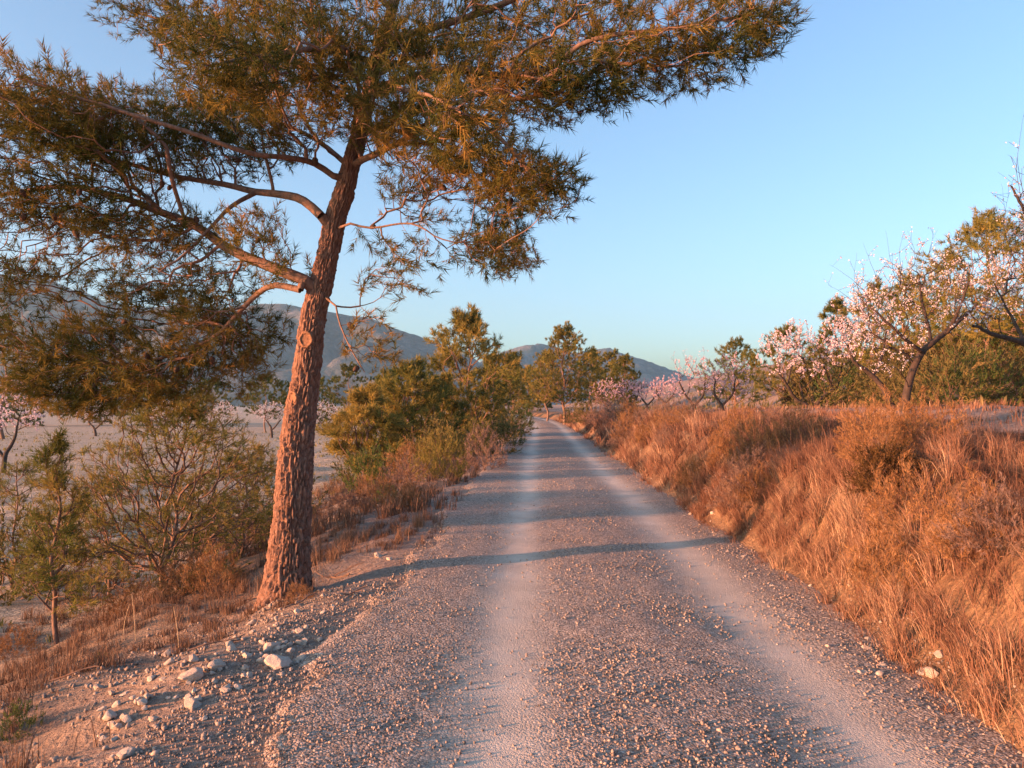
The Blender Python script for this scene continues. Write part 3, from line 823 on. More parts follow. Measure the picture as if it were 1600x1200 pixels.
pine(1415, 600, 32, 4.6, 4.6, 'round pine behind the left half of the large white almond', 52, 380, tint=.5, crown0=.15, shape='round', group=HP)
pine(1480, 590, 35, 5.0, 5.0, 'pine on the hillside filling the gap behind the large white almond crown', 56, 320, tint=.6, crown0=.12, shape='round', group=HP)
pine(1640, 590, 24, 5.5, 5.0, 'olive pine at the far right edge behind the almond branches', 57, 320, tint=.6, crown0=.12, shape='round', group=HP)
pine(1365, 600, 44, 5.2, 4.6, 'rear hillside pine between the round pine and the narrow dark pine', 58, 260, tint=.5, crown0=.12, shape='round', group=HP)
pine(1305, 600, 38, 4.8, 3.6, 'narrow dark pine between the large and the middle almond', 53, 300, tint=.4, crown0=.15, group=HP)
pine(1225, 610, 44, 4.4, 5.0, 'low pine behind the middle pink almond', 54, 280, tint=.45, crown0=.12, shape='round', group=HP)
pine(1150, 620, 52, 4.6, 4.8, 'grey-green pine left of the middle pink almond', 55, 280, tint=.35, crown0=.12, shape='round', group=HP)

# ------------------------------------------------------------------ almond trees
def flower_tmpl(rng, sz):
    V, F = [], []
    for k in range(5):
        a0 = k / 5 * 6.283; w = .62
        c = np.array([math.cos(a0), math.sin(a0), 0]); l = np.array([math.cos(a0 - w), math.sin(a0 - w), 0]); r = np.array([math.cos(a0 + w), math.sin(a0 + w), 0])
        i = len(V)
        V += [np.zeros(3), l * .62 + (0, 0, .22), c + (0, 0, .38 + .2 * rng.uniform()), r * .62 + (0, 0, .22)]
        V[-4:] = [V[-4], V[-3] * 1.25, V[-1] * 1.25]
        F.append((i, i + 1, i + 2))
    return np.array(V) * sz, np.array(F)

def almond(px, py, d, trunks, clumps, label, seed, flowers=2.0, fsz=.02, mat='petal', group='almond trees on the right terrace', shoots=(), cap=30000, name='almond_tree'):
    """trunks: lists of (px,py,dd,radius); clumps: (px,py,dd,rx,ry,rd,n) in photo pixels at distance d+dd"""
    b = W(px, py, d); b[2] = h1(b[0], b[1]) - .05
    dz = b[2] - W(px, py, d)[2]
    rng = R(seed)
    root = empty(name, tuple(b), label, 'tree', group)
    sk = Skel(cap)
    def w(p): return W(p[0], p[1], d + p[2]) + np.array([0, 0, dz])
    L = []
    for i, t in enumerate(trunks):
        q = np.array([[*w(p), p[3]] for p in t])
        L.append(np.arange(*sk.limb(q, step=.08, wob=.012, seed=seed + i)))
    T = [clump_pts(rng, w(c), (c[3] / FPX * d, c[5], c[4] / FPX * d), c[6]) for c in clumps]
    sk.grow(np.vstack(T), bf=.35, seg=.09, rng=rng, wob=.18, sag=-.05)
    n0 = sk.n
    for sh in shoots:                     # long bare upright shoots
        q = np.array([[*w(p), .006 - .0045 * i / max(1, len(sh) - 1)] for i, p in enumerate(sh)])
        f, e = sk.limb(q, step=.08, wob=.01, seed=seed + 77)
        for _ in range(5):
            j = rng.integers(f, e); dv = norm(rng.normal(0, 1, (1, 3)) + np.array([[0, 0, 1.0]]))[0]
            jj = j
            for q_ in range(3): jj = sk.add(sk.P[jj] + dv * .09, jj)
    sk.finish(.0035, .50)
    lim = np.concatenate(L)
    rest = np.setdiff1d(np.arange(sk.n), lim)
    link('trunk', tube_mesh('trunk', sk, [(lim, 9), (rest[sk.r[rest] > .01], 5), (rest[sk.r[rest] <= .01], 3)], b), M['almond_bark'], root)
    sel = np.where((sk.td[:sk.n] < .5) & (sk.r0[:sk.n] == 0))[0]
    sel = np.repeat(sel, 9)
    keep = flowers * (3.3 if d < 45 else 3.0) / 9 * np.where(sel < n0, 1.0, .35)
    sel = sel[rng.uniform(0, 1, len(sel)) < keep]
    pos = sk.P[sel] + rng.normal(0, .017, (len(sel), 3))
    dd = rng.normal(0, 1, (len(sel), 3)); dd[:, 2] += .3
    V, F, t = scatter([flower_tmpl(rng, fsz) for _ in range(4)], pos, dd, rng.uniform(.7, 1.25, len(sel)), rng.uniform(0, 1, len(sel)), rng, b)
    link('blossom', make_mesh('blossom', V, [F], False, {'tint': t}), M[mat], root)
    return root

almond(1413, 637, 16.5,
       [[(1413, 645, 0, .105), (1417, 610, 0, .085), (1430, 570, 0, .075), (1446, 543, 0, .075), (1470, 522, 0, .06), (1500, 500, .2, .045), (1530, 470, .3, .03)],
        [(1446, 545, 0, .05), (1425, 530, -.2, .04), (1400, 505, -.4, .03), (1375, 480, -.5, .02)],
        [(1455, 535, 0, .045), (1450, 500, .3, .035), (1440, 460, .4, .025), (1435, 430, .5, .018)],
        [(1480, 515, 0, .04), (1500, 470, -.5, .03), (1510, 430, -.7, .02)]],
       [(1370, 455, -.3, 65, 65, .8, 90), (1430, 430, .3, 70, 65, .9, 110), (1500, 430, 0, 80, 65, 1.0, 130), (1400, 510, -.3, 60, 45, .8, 70), (1560, 440, .2, 60, 60, .8, 80), (1480, 480, .2, 60, 40, .8, 60), (1340, 500, -.3, 40, 50, .6, 40), (1385, 560, -.5, 45, 30, .5, 25)],
       'large almond with dark leaning trunk and white blossom on the right terrace', 61, 1.35, .019, 'petal_white',
       shoots=[[(1365, 470, -.3), (1345, 440, -.3), (1320, 415, -.3), (1298, 398, -.3)], [(1375, 440, 0), (1360, 400, 0), (1350, 365, 0)], [(1400, 430, 0), (1390, 390, 0), (1386, 345, 0)], [(1430, 410, .2), (1428, 380, .2), (1418, 345, .2)],
               [(1350, 460, .1), (1335, 425, .1), (1340, 380, .1)], [(1450, 400, .2), (1455, 370, .2), (1465, 345, .2)], [(1350, 480, -.2), (1320, 450, -.2), (1295, 430, -.2)], [(1480, 400, 0), (1490, 375, 0), (1485, 350, 0)], [(1410, 420, 0), (1405, 385, 0), (1412, 350, 0)]])
almond(1398, 632, 19.5,
       [[(1398, 640, 0, .09), (1385, 605, 0, .075), (1362, 575, 0, .06), (1340, 560, -.1, .045), (1328, 535, -.2, .03)], [(1365, 578, 0, .04), (1380, 545, .3, .03), (1385, 515, .4, .02)]],
       [(1320, 515, 0, 40, 50, .7, 70), (1370, 500, .3, 45, 45, .7, 60), (1345, 470, .2, 50, 40, .7, 50)],
       'rusty-trunked almond leaning left, close behind the large white almond', 62, 2.0, .021, 'petal')
almond(1268, 640, 26,
       [[(1268, 648, 0, .09), (1262, 632, 0, .08), (1245, 622, 0, .06), (1228, 600, -.2, .045), (1218, 585, -.3, .03)], [(1270, 636, 0, .08), (1285, 618, .1, .07), (1305, 600, .2, .055), (1312, 578, .3, .04)], [(1228, 602, -.2, .035), (1240, 570, .3, .025)], [(1300, 602, .2, .035), (1288, 570, -.3, .025)]],
       [(1215, 550, -.2, 32, 42, .8, 110), (1240, 525, .2, 30, 35, .8, 80), (1300, 545, .2, 36, 40, .8, 120), (1315, 515, .3, 28, 30, .7, 70), (1270, 570, 0, 35, 25, .7, 50), (1255, 545, .3, 30, 35, .7, 50)],
       'middle pink-white almond with a wide V fork on the terrace', 63, 3.0, .024)
almond(1085, 641, 38,
       [[(1085, 648, 0, .09), (1083, 630, 0, .08), (1070, 612, 0, .05), (1060, 590, -.2, .03)], [(1085, 630, 0, .06), (1100, 612, .2, .05), (1105, 590, .2, .03)]],
       [(1065, 590, 0, 26, 26, .9, 90), (1095, 580, .2, 26, 28, .9, 90), (1080, 566, 0, 26, 20, .9, 50), (1110, 600, .2, 20, 22, .8, 50)],
       'small almond with half-open pink blossom left of the V-forked almond', 64, 2.0, .026, 'petal_pink', shoots=[[(1075, 570, 0), (1070, 555, 0), (1066, 543, 0)], [(1095, 565, 0), (1100, 552, 0), (1102, 540, 0)], [(1060, 575, 0), (1054, 560, 0), (1052, 548, 0)]])
almond(1130, 641, 35,
       [[(1130, 648, 0, .09), (1128, 632, 0, .08), (1118, 612, 0, .05), (1122, 590, -.2, .03)], [(1130, 630, 0, .06), (1145, 612, .2, .05), (1150, 590, .2, .03)]],
       [(1118, 590, 0, 26, 30, .9, 90), (1150, 585, .2, 28, 30, .9, 100), (1135, 566, 0, 28, 22, .9, 60), (1160, 605, .2, 22, 22, .8, 50)],
       'reddish-pink almond beside the V-forked almond', 65, 2.0, .026, 'petal_pink')
for i, (px, dd, lab) in enumerate([(1040, 56, 'nearest of the four small pink almonds left of the terrace almonds'), (1012, 60, 'second of the four small pink almonds, counted from the nearest'),
                                   (985, 64, 'third of the four small pink almonds, counted from the nearest'), (950, 70, 'farthest and palest of the four small pink almonds beside the far pines')]):
    z = 646 - i * 1.5
    almond(px, z, dd, [[(px, z + 4, 0, .09), (px - 2, z - 12, 0, .08), (px - 12, z - 26, .2, .05), (px - 14, z - 38, .2, .03)], [(px, z - 12, 0, .06), (px + 12, z - 26, -.2, .05), (px + 15, z - 36, -.2, .03)]],
           [(px - 12, z - 36, 0, 17, 17, 1.0, 90), (px + 12, z - 34, .2, 17, 16, 1.0, 90), (px, z - 45, 0, 18, 12, 1.0, 60)],
           lab, 66 + i, 2.6, .036, 'petal_pink')
almond(1720, 640, 12.0,
       [[(1720, 660, 0, .12), (1712, 600, 0, .10), (1690, 560, 0, .085), (1650, 545, 0, .06), (1600, 525, 0, .045), (1545, 512, -.1, .03), (1510, 498, -.2, .02)],
        [(1690, 560, 0, .07), (1680, 480, .2, .055), (1650, 400, .3, .04), (1610, 320, .3, .028), (1590, 260, .3, .015)],
        [(1700, 570, 0, .06), (1760, 480, .4, .05), (1800, 400, .5, .03)], [(1600, 525, 0, .03), (1575, 480, .2, .02), (1560, 440, .2, .012)]],
       [(1600, 330, .3, 40, 90, .6, 70), (1650, 300, .4, 60, 80, .7, 60), (1590, 430, .2, 50, 60, .6, 70), (1530, 480, -.1, 45, 35, .5, 45), (1780, 380, .4, 90, 80, .8, 50)],
       'almond whose dark branches reach in from the right edge', 75, .8, .020, 'petal_white',
       shoots=[[(1600, 300, .3), (1590, 240, .3), (1598, 160, .3)], [(1585, 400, .2), (1568, 340, .2), (1580, 270, .2)], [(1590, 420, .2), (1575, 360, .2), (1562, 280, .2)], [(1600, 330, .3), (1585, 250, .3), (1572, 235, .3)]])
almond(5, 735, 31,
       [[(5, 745, 0, .11), (8, 710, 0, .09), (22, 685, .2, .06), (30, 660, .2, .035)], [(8, 712, 0, .07), (-15, 680, 0, .05), (-25, 655, 0, .03)]],
       [(30, 630, .2, 32, 38, .9, 130), (-15, 640, 0, 45, 45, .9, 120), (15, 600, 0, 40, 25, .9, 80), (55, 650, .2, 16, 25, .6, 40)],
       'pink-white almond in the lower field at the far left edge', 81, 2.4, .027, 'petal', 'almond trees in the lower field')
for i, (px, dd, lab) in enumerate([(508, 74, 'white almond in the field seen just right of the big trunk'), (425, 62, 'bare-looking pale almond in the field left of the big trunk'), (350, 70, 'pale almond in the field behind the scraggly pine'),
                                   (265, 58, 'pale almond in the field above the young pine'), (150, 66, 'pale almond in the field below the lowest pine limb')]):
    z = HOR + 2.72 / dd * FPX
    u = FPX / dd
    almond(px, z, dd, [[(px, z + 4, 0, .11), (px - 2, z - u * .7, 0, .09), (px - u * .6, z - u * 1.4, .2, .05)], [(px, z - u * .7, 0, .07), (px + u * .7, z - u * 1.4, -.2, .05)]],
           [(px - u * .8, z - u * 2.0, 0, u * 1.0, u * .8, 1.1, 80), (px + u * .8, z - u * 2.0, .2, u * 1.0, u * .8, 1.1, 80), (px, z - u * 2.6, 0, u * 1.1, u * .6, 1.1, 60)],
           lab, 82 + i, 1.5, .034, 'petal_white', 'almond trees in the lower field')

# ------------------------------------------------------------------ shrubs
def shrub_meshes(name, seed, h, w, shoots, leaf, leafw, per, upright=.5, mat='scrub'):
    """stems fanning from one foot, leafy along their upper part; unit built at its own size"""
    rng = R(seed)
    sk = Skel(9000)
    sk.add(np.array([0, 0, -.05]), -1, .02); sk.add(np.array([0, 0, .02]), 0, .018)
    v = norm(rng.normal(0, 1, (shoots, 3))); v[:, 2] = np.abs(v[:, 2])
    rr = rng.uniform(.25, 1, shoots) ** .45
    T = v * rr[:, None] * np.array([w / 2, w / 2, h])
    T[:, 2] += .05 * h + upright * .25 * h * rng.uniform(0, 1, shoots)
    T *= (1 + .22 * vnoise(v[:, 0] * 2.2 + seed, v[:, 1] * 2.2, v[:, 2] * 2.2, seed))[:, None]
    sk.grow(T, bf=.75, seg=max(.05, h * .07), rng=rng, wob=.12, sag=-.08)
    sk.finish(.0022 * max(1, h), .45)
    st = tube_mesh('stems', sk, [(np.arange(sk.n), 3)], np.zeros(3))
    sel = np.where((sk.td[:sk.n] < h * .45) & (sk.r0[:sk.n] == 0))[0]
    sel = np.repeat(sel, per)
    T_ = [spray(R(seed + 5 + i), 9, leaf, leafw, leaf * 1.6, (20, 60)) for i in range(4)]
    d = sk.dir[sel] + rng.normal(0, .3, (len(sel), 3)); d[:, 2] += upright
    pos = sk.P[sel] + rng.normal(0, leaf * .4, (len(sel), 3))
    tint = np.clip(.5 + .3 * fbm(pos[:, 0] * 3, pos[:, 1] * 3, pos[:, 2] * 3, 2, seed) + rng.normal(0, .18, len(sel)), 0, 1)
    V, F, t = scatter(T_, pos, d, rng.uniform(.7, 1.3, len(sel)), tint, rng, np.zeros(3))
    fo = make_mesh('foliage', V, [F], False, {'tint': t})
    st.materials.append(M['twig']); fo.materials.append(M[mat])
    return st, fo

PROTO = {}
def shrub(kind, x, y, scale, label, rot=0.0, group=None, name=None, squash=1.0, sink=.03):
    spec = {'scrub': (301, 1.0, 1.3, 120, .055, .016, 2, .3, 'scrub'), 'scrub2': (302, 1.0, 1.5, 130, .05, .016, 2, .2, 'scrub'), 'broom': (303, 1.0, .85, 130, .075, .010, 2, 1.0, 'broom'),
            'green': (304, 1.0, 1.3, 140, .055, .012, 2, .5, 'greenbush'), 'dry': (305, 1.0, 1.3, 170, .06, .007, 2, .5, 'drybush'), 'rust': (306, 1.0, 1.5, 170, .07, .008, 2, .6, 'rustbush'),
            'rust2': (307, 1.0, 1.2, 150, .08, .008, 2, .9, 'rustbush'), 'dark': (309, 1.0, 1.4, 260, .06, .012, 3, .4, 'darkbush'), 'dry2': (308, 1.0, 1.6, 150, .06, .007, 2, .3, 'drybush')}[kind]
    if kind not in PROTO: PROTO[kind] = shrub_meshes(kind, *spec[:-1], mat=spec[-1])
    st, fo = PROTO[kind]
    r = empty(name or 'shrub', (x, y, h1(x, y) - sink), label, 'shrub', group)
    r.rotation_euler = (0, 0, rot); r.scale = (scale, scale, scale * squash)
    link('stems', st, None, r); link('foliage', fo, None, r)
    return r

LS = 'shrubs along the left verge'
def at(px, d): return (px - 800) / FPX * d, d
for k, px, d, sc, sq, lab in [
        ('green', 575, 20, 1.25, 1.0, 'bright green leafy bush beside the pale field right of the big trunk'),
        ('green', 620, 21, 1.2, .9, 'green bush between the field edge bush and the broom'),
        ('broom', 700, 16.0, 1.05, 1.0, 'yellow-green upright broom on the left verge'),
        ('broom', 668, 16.6, .95, 1.0, 'second yellowish broom, left of the taller broom'),
        ('dry', 757, 18.5, 1.05, 1.0, 'purplish grey dry bush leaning over the left road edge'),
        ('dry2', 632, 15.2, .85, 1.0, 'mauve dry bush in front of the brooms'),
        ('rust', 590, 12.5, .62, .9, 'purple-brown dry clump right of the big trunk'),
        ('dry2', 540, 12.2, .60, .9, 'dark mauve clump directly right of the trunk foot'),
        ('rust2', 640, 12.3, .50, 1.0, 'rust-red grass clump at the left road edge'),
        ('green', 603, 14.2, .45, .9, 'small dark green tuft among the mauve clumps'),
        ('broom', 742, 22, 1.1, 1.0, 'tall olive broom behind the purplish grey bush'),
        ('scrub', 780, 24, 1.2, 1.0, 'olive bush beside the road behind the purplish grey bush'),
        ('green', 798, 29, 1.1, .9, 'grey-green bush at the left road edge farther on'),
        ('scrub2', 800, 38, 1.6, 1.0, 'dark olive bush where the left verge meets the far road'),
        ('green', 815, 50, 1.6, 1.0, 'last dark bush on the left before the road bends'),
        ('scrub', 690, 22, 1.5, 1.0, 'olive bush under the squat left pine'),
        ('rust2', 640, 19, 1.0, 1.0, 'tawny bush below the bushy olive pine'),
        ('scrub2', 660, 30, 1.9, 1.0, 'wide olive thicket between the left verge pines'),
        ('scrub', 560, 27, 1.5, 1.0, 'olive thicket behind the bright green field-edge bush')]:
    x, y = at(px, d)
    shrub(k, x, y, sc, lab, px * .37, LS, squash=sq)
for px, d, sc, lab in [(20, 11.0, 1.3, 'olive bush at the field edge by the left picture border'), (420, 14.5, 1.5, 'olive bush hiding the field just left of the big trunk'), (290, 15, 1.4, 'farther olive bush in the field behind the scraggly pine')]:
    x, y = at(px, d)
    shrub('scrub' if px % 20 else 'scrub2', x, y, sc, lab, px * .37, 'bushes at the foot of the left slope')
TS = 'shrubs around the big pine'
for k, px, d, sc, sq, lab in [
        ('rust2', 335, 8.2, .55, 1.0, 'rusty orange dry bush just left of the big trunk'),
        ('rust', 290, 8.8, .55, .9, 'rust-brown dry bush at the foot of the scraggly pine'),
        ('rust', 205, 8.6, .55, .8, 'dark brown dry bush between the two small pines'),
        ('dry', 150, 8.4, .42, .8, 'low grey-brown dry bush right of the young pine foot'),
        ('rust', 20, 8.0, .42, .7, 'low brown tussock at the left picture edge below the young pine'),
        ('green', 30, 4.35, .20, 1.1, 'small green herb in the bottom left corner'),
        ('green', 160, 6.3, .13, .8, 'tiny dark green cushion on the left slope'),
        ('rust', 470, 6.6, .22, .8, 'brown twiggy litter clump at the big trunk foot')]:
    x, y = at(px, d)
    shrub(k, x, y, sc, lab, px * .37, TS, squash=sq)
rgb = R(431)
rows = []
for i in range(34):
    y = 4.6 + 20 * rgb.uniform(0, 1) ** 1.4; s = rgb.uniform(1.85, 3.3)
    rows.append((y, s, ['rust', 'rust2', 'rust', 'dry2', 'dry'][i % 5], rgb.uniform(.26, .52), rgb.uniform(0, 6)))
NUM = 'nearest second third fourth fifth sixth seventh eighth ninth tenth eleventh twelfth thirteenth fourteenth fifteenth'.split()
cnt = {}
for y, s, k, sc, ro in sorted(rows):
    nm = {'rust': 'rusty rounded tussock', 'rust2': 'rusty upright tussock', 'dry2': 'spreading mauve dry tussock', 'dry': 'mauve-grey dry tussock'}[k]
    j = cnt[nm] = cnt.get(nm, -1) + 1
    lab = f'{nm} on the grassy right bank, nearest of its kind' if j == 0 else f'{nm} on the grassy right bank, {NUM[j]} nearest of its kind'
    shrub(k, s + float(croad(y)), y, sc * (1 + y / 40), lab, ro, 'tussocks on the right bank', name='tussock')
BS = 'bushes on the right bank'
for k, px, d, sc, sq, lab in [
        ('dark', 1385, 6.5, .52, .85, 'round dark rusty bush in the middle of the grassy right bank'),
        ('dry', 940, 36, 1.3, 1.0, 'purplish brown bush on the right bank near the far pines'),
        ('dry2', 965, 31, 1.1, 1.0, 'greyish bush on the far right bank'),
        ('scrub', 915, 44, 1.3, 1.0, 'olive bush at the right road edge near the far pines'),
        ('rust2', 985, 27, .9, 1.0, 'tawny bush at the left end of the orange grass'),
        ('scrub2', 900, 52, 1.5, 1.0, 'low olive bush under the tall round far pine'),
        ('dry', 1005, 24, .7, 1.0, 'small pale twiggy bush above the far right road edge')]:
    x, y = at(px, d)
    shrub(k, x, y, sc, lab, px * .37, BS, squash=sq)
# scrub of the right hillside: countable bushes
rg = R(401)
HS = 'scrub bushes on the right hillside'
spots = []
for i in range(60):
    d = rg.uniform(18.5, 38); px = rg.uniform(1130, 1690)
    x, y = at(px, d)
    if x - float(croad(y)) < 9.3: continue
    spots.append((px, x, y, ['scrub', 'green', 'scrub2', 'scrub', 'dark', 'scrub2', 'green'][i % 7], rg.uniform(1.3, 2.4), rg.uniform(0, 6), rg.uniform(.7, 1.0)))
ORD = 'first second third fourth fifth sixth seventh eighth ninth tenth eleventh twelfth thirteenth fourteenth fifteenth sixteenth seventeenth eighteenth nineteenth twentieth'.split()
seen = {}
for px, x, y, k, sc, ro, sq in sorted(spots):
    nm = {'scrub': 'olive scrub bush', 'scrub2': 'spreading olive scrub bush', 'dark': 'dark brown bush', 'green': 'green bush'}[k]
    j = seen[nm] = seen.get(nm, -1) + 1
    shrub(k, x, y, sc, f'{ORD[min(j, 19)]} {nm} from the left on the slope behind the almonds', ro, HS, squash=sq)

# ------------------------------------------------------------------ grass
def blades(rng, x, y, h, w, lean, bend, tintf, down=None):
    n = len(x)
    z = hgt(x, y) - .015
    th = rng.uniform(0, 2 * math.pi, n)
    side = np.stack([np.cos(th), np.sin(th), 0 * th], -1) * (w / 2)[:, None]
    ph = rng.uniform(0, 2 * math.pi, n)
    l = np.stack([np.cos(ph), np.sin(ph)], -1) * (lean * rng.uniform(0, 1, n))[:, None]
    if down is not None: l = l + down
    b = np.stack([x, y, z], -1)
    mid = b + np.stack([l[:, 0] * h * .45, l[:, 1] * h * .45, h * .58], -1)
    tip = b + np.stack([l[:, 0] * h * (1 + bend), l[:, 1] * h * (1 + bend), h * (1 - .25 * np.hypot(l[:, 0], l[:, 1]))], -1)
    V = np.stack([b - side, b + side, mid - side * .7, mid + side * .7, tip], 1).reshape(-1, 3)
    o = (np.arange(n) * 5)[:, None]
    Fq = o + np.array([[0, 1, 3, 2]]); Ft = o + np.array([[2, 3, 4]])
    return V, Fq, Ft, np.repeat(tintf, 5)

def grass(name, label, mat, batches, cat='grass'):
    Vs, Q, T, A, o = [], [], [], [], 0
    for b in batches:
        V, q, t, a = blades(*b[:-1], down=b[-1])
        Vs.append(V); Q.append(q + o); T.append(t + o); A.append(a); o += len(V)
    ob = link(name, make_mesh(name, np.vstack(Vs), [np.vstack(Q), np.vstack(T)], False, {'tint': np.concatenate(A)}), mat)
    return tag(ob, label, cat, kind='stuff')

def bank_batch(seed, n, y0, y1, s0, s1, hh, ww, clump, lean=.35):
    rng = R(seed)
    y = y0 + (y1 - y0) * rng.uniform(0, 1, n) ** 1.0
    s = rng.uniform(s0, s1, n)
    # pull blades into tussocks
    cell = clump
    cx = np.floor(s / cell); cy = np.floor(y / cell)
    jx = (cx + _hash(cx.astype(np.int64), cy.astype(np.int64), 0 * cx.astype(np.int64), seed)) * cell
    jy = (cy + _hash(cx.astype(np.int64), cy.astype(np.int64), 0 * cx.astype(np.int64), seed + 1)) * cell
    pull = rng.uniform(.1, .85, n)
    s = s + (jx - s) * pull; y = y + (jy - y) * pull
    wig = 0.22 * vnoise(y * 0.55, y * 0 + 3.3, s=5) + 0.10 * vnoise(y * 1.7, y * 0, s=6)
    sr = s - 1.50 - .6 * wig
    x = s + croad(y)
    cl = _hash(cx.astype(np.int64), cy.astype(np.int64), 0 * cx.astype(np.int64), seed + 2)
    patch = fbm(x * .55, y * .55, s=seed + 9, octv=3)
    # bare sandy earth shows on the lower face here and there
    bare = sstep(.12, .5, fbm(x * .7 + 5, y * .7, s=91, octv=3)) * sstep(.1, .3, sr) * sstep(1.1, .6, sr)
    keep = (sr > -.05) & (rng.uniform(0, 1, n) > bare * .6) & (rng.uniform(0, 1, n) < sstep(-.1, .35, sr) + .15)
    x, y, cl, patch, sr = x[keep], y[keep], cl[keep], patch[keep], sr[keep]
    m = len(x)
    h = hh * (.45 + .75 * cl) * rng.uniform(.5, 1.15, m) * (1 + .25 * patch)
    h *= np.interp(sr, [0, .4, 1.4, 2.4, 3.5], [.55, 1.0, .95, .7, .5])
    w = ww * rng.uniform(.6, 1.3, m)
    tint = np.clip(.45 + .55 * (cl - .5) + .28 * patch + rng.normal(0, .16, m), 0, 1)
    down = np.stack([-.28 * sstep(2.2, .3, sr), -.05 + 0 * sr], -1)
    return (rng, x, y, h, w, lean, .25, tint, down)

grass('bank_grass', 'orange dry grass covering the right bank', M['grass'],
      [bank_batch(501, 105000, 2.0, 12, 1.3, 4.6, .27, .0050, .24, .75), bank_batch(505, 6000, 2.0, 14, 1.5, 5.6, .50, .0045, .5), bank_batch(502, 52000, 12, 28, 1.3, 6.2, .33, .010, .40, .6), bank_batch(503, 30000, 28, 75, 1.3, 6.5, .45, .024, .6),
       bank_batch(504, 16000, 6, 40, 5.4, 13, .34, .014, .7)])
def slope_batch(seed, n, y0, y1, s0, s1, hh, ww, clump, rub=True):
    rng = R(seed)
    y = rng.uniform(y0, y1, n); s = rng.uniform(s0, s1, n)
    cx = np.floor(s / clump).astype(np.int64); cy = np.floor(y / clump).astype(np.int64)
    jx = (cx + _hash(cx, cy, 0 * cx, seed)) * clump; jy = (cy + _hash(cx, cy, 0 * cx, seed + 1)) * clump
    pull = rng.uniform(.2, .8, n); s = s + (jx - s) * pull; y = y + (jy - y) * pull
    cl = _hash(cx, cy, 0 * cx, seed + 2)
    x = s + croad(y)
    patch = fbm(x * .8, y * .8, s=seed + 4, octv=3)
    dens = sstep(-.35, .35, patch + .55 * sstep(2.2, 4.2, -s) - .25)
    dens = np.where(y < 5.8, dens * sstep(2.6, 3.6, -s), dens)
    k = (rng.uniform(0, 1, n) < dens) & (np.hypot(x - tb[0], y - tb[1]) > .32)
    x, y, cl, patch = x[k], y[k], cl[k], patch[k]
    m = len(x)
    h = hh * (.3 + .9 * cl) * rng.uniform(.4, 1.2, m)
    tint = np.clip(.4 + .4 * (cl - .5) + rng.normal(0, .18, m), 0, 1)
    return (rng, x, y, h, ww * rng.uniform(.6, 1.3, m), .6, .3, tint, None)
def weed_batch(seed, n, y0, y1, s0, s1, hh, ww, clump):
    rng = R(seed)
    y = rng.uniform(y0, y1, n); s = rng.uniform(s0, s1, n)
    cx = np.floor(s / clump).astype(np.int64); cy = np.floor(y / clump).astype(np.int64)
    j = [_hash(cx, cy, 0 * cx, seed + q) for q in range(4)]
    s = (cx + j[0]) * clump + rng.normal(0, .10, n) * clump; y = (cy + j[1]) * clump + rng.normal(0, .10, n) * clump
    k = (j[2] < .55)
    x = (s + croad(y))[k]; y = y[k]; m = len(x)
    return (rng, x, y, hh * (.4 + j[3][k]) * rng.uniform(.4, 1.1, m), ww * rng.uniform(.6, 1.3, m), .9, .3, np.clip(.4 * j[3][k] + rng.uniform(0, .6, m), 0, 1), None)
grass('hill_grass', 'olive and straw grass covering the right hillside', M['scrub'], [weed_batch(531, 14000, 16, 95, 9, 45, .55, .07, .9)], 'grass')
grass('slope_grass', 'brown dry grass on the slope and verge left of the road', M['slopegrass'],
      [slope_batch(511, 46000, 3.0, 11, -7.2, -2.0, .20, .0050, .30), slope_batch(512, 30000, 11, 26, -7.5, -2.0, .34, .010, .45), slope_batch(513, 12000, 26, 80, -7.5, -2.0, .5, .026, .8)])

grass('field_weeds', 'low olive weeds dotting the pale ploughed field', M['broom'], [weed_batch(521, 20000, 7, 30, -24, -6.2, .18, .018, .5), weed_batch(522, 12000, 30, 75, -60, -6.5, .24, .05, 1.0)], 'weeds')

# tall single stalks
def stalk(x, y, h, lx, ly, label):
    z = h1(x, y) - .02
    sk = Skel(200)
    sk.limb(np.array([[0, 0, 0, .0035], [lx * .3, ly * .3, h * .5, .0028], [lx, ly, h, .0015]]), step=.05, wob=.001)
    rng = R(int(abs(x * 1000)))
    for j in range(sk.n // 2, sk.n - 1, 2):
        dv = norm(rng.normal(0, 1, (1, 3)) + np.array([[0, 0, 1.6]]))[0]
        sk.add(sk.P[j] + dv * .035, j)
    sk.finish(.0012)
    me = tube_mesh('dry_stalk', sk, [(np.arange(sk.n), 4)], np.zeros(3))
    tag(link('dry_stalk', me, M['straw'], None, (x, y, z)), label, 'grass stalk', 'tall dry stalks on the left slope')
M['straw'] = bark_mat('straw', [(.3, (.40, .29, .17)), (.7, (.55, .42, .27))], (30, 30, 30), .1, .001)
for px, py, d, h, lx, lab in [(212, 960, 6.8, .42, -.05, 'pale tall stalk on the left slope, the farthest left of three'), (280, 1025, 6.0, .36, -.06, 'pale bent stalk standing among the slope rocks'), (192, 965, 6.9, .30, .04, 'short pale stalk beside the dark brown dry bush')]:
    x, y = at(px, d)
    stalk(x, y, h, lx, .03, lab)

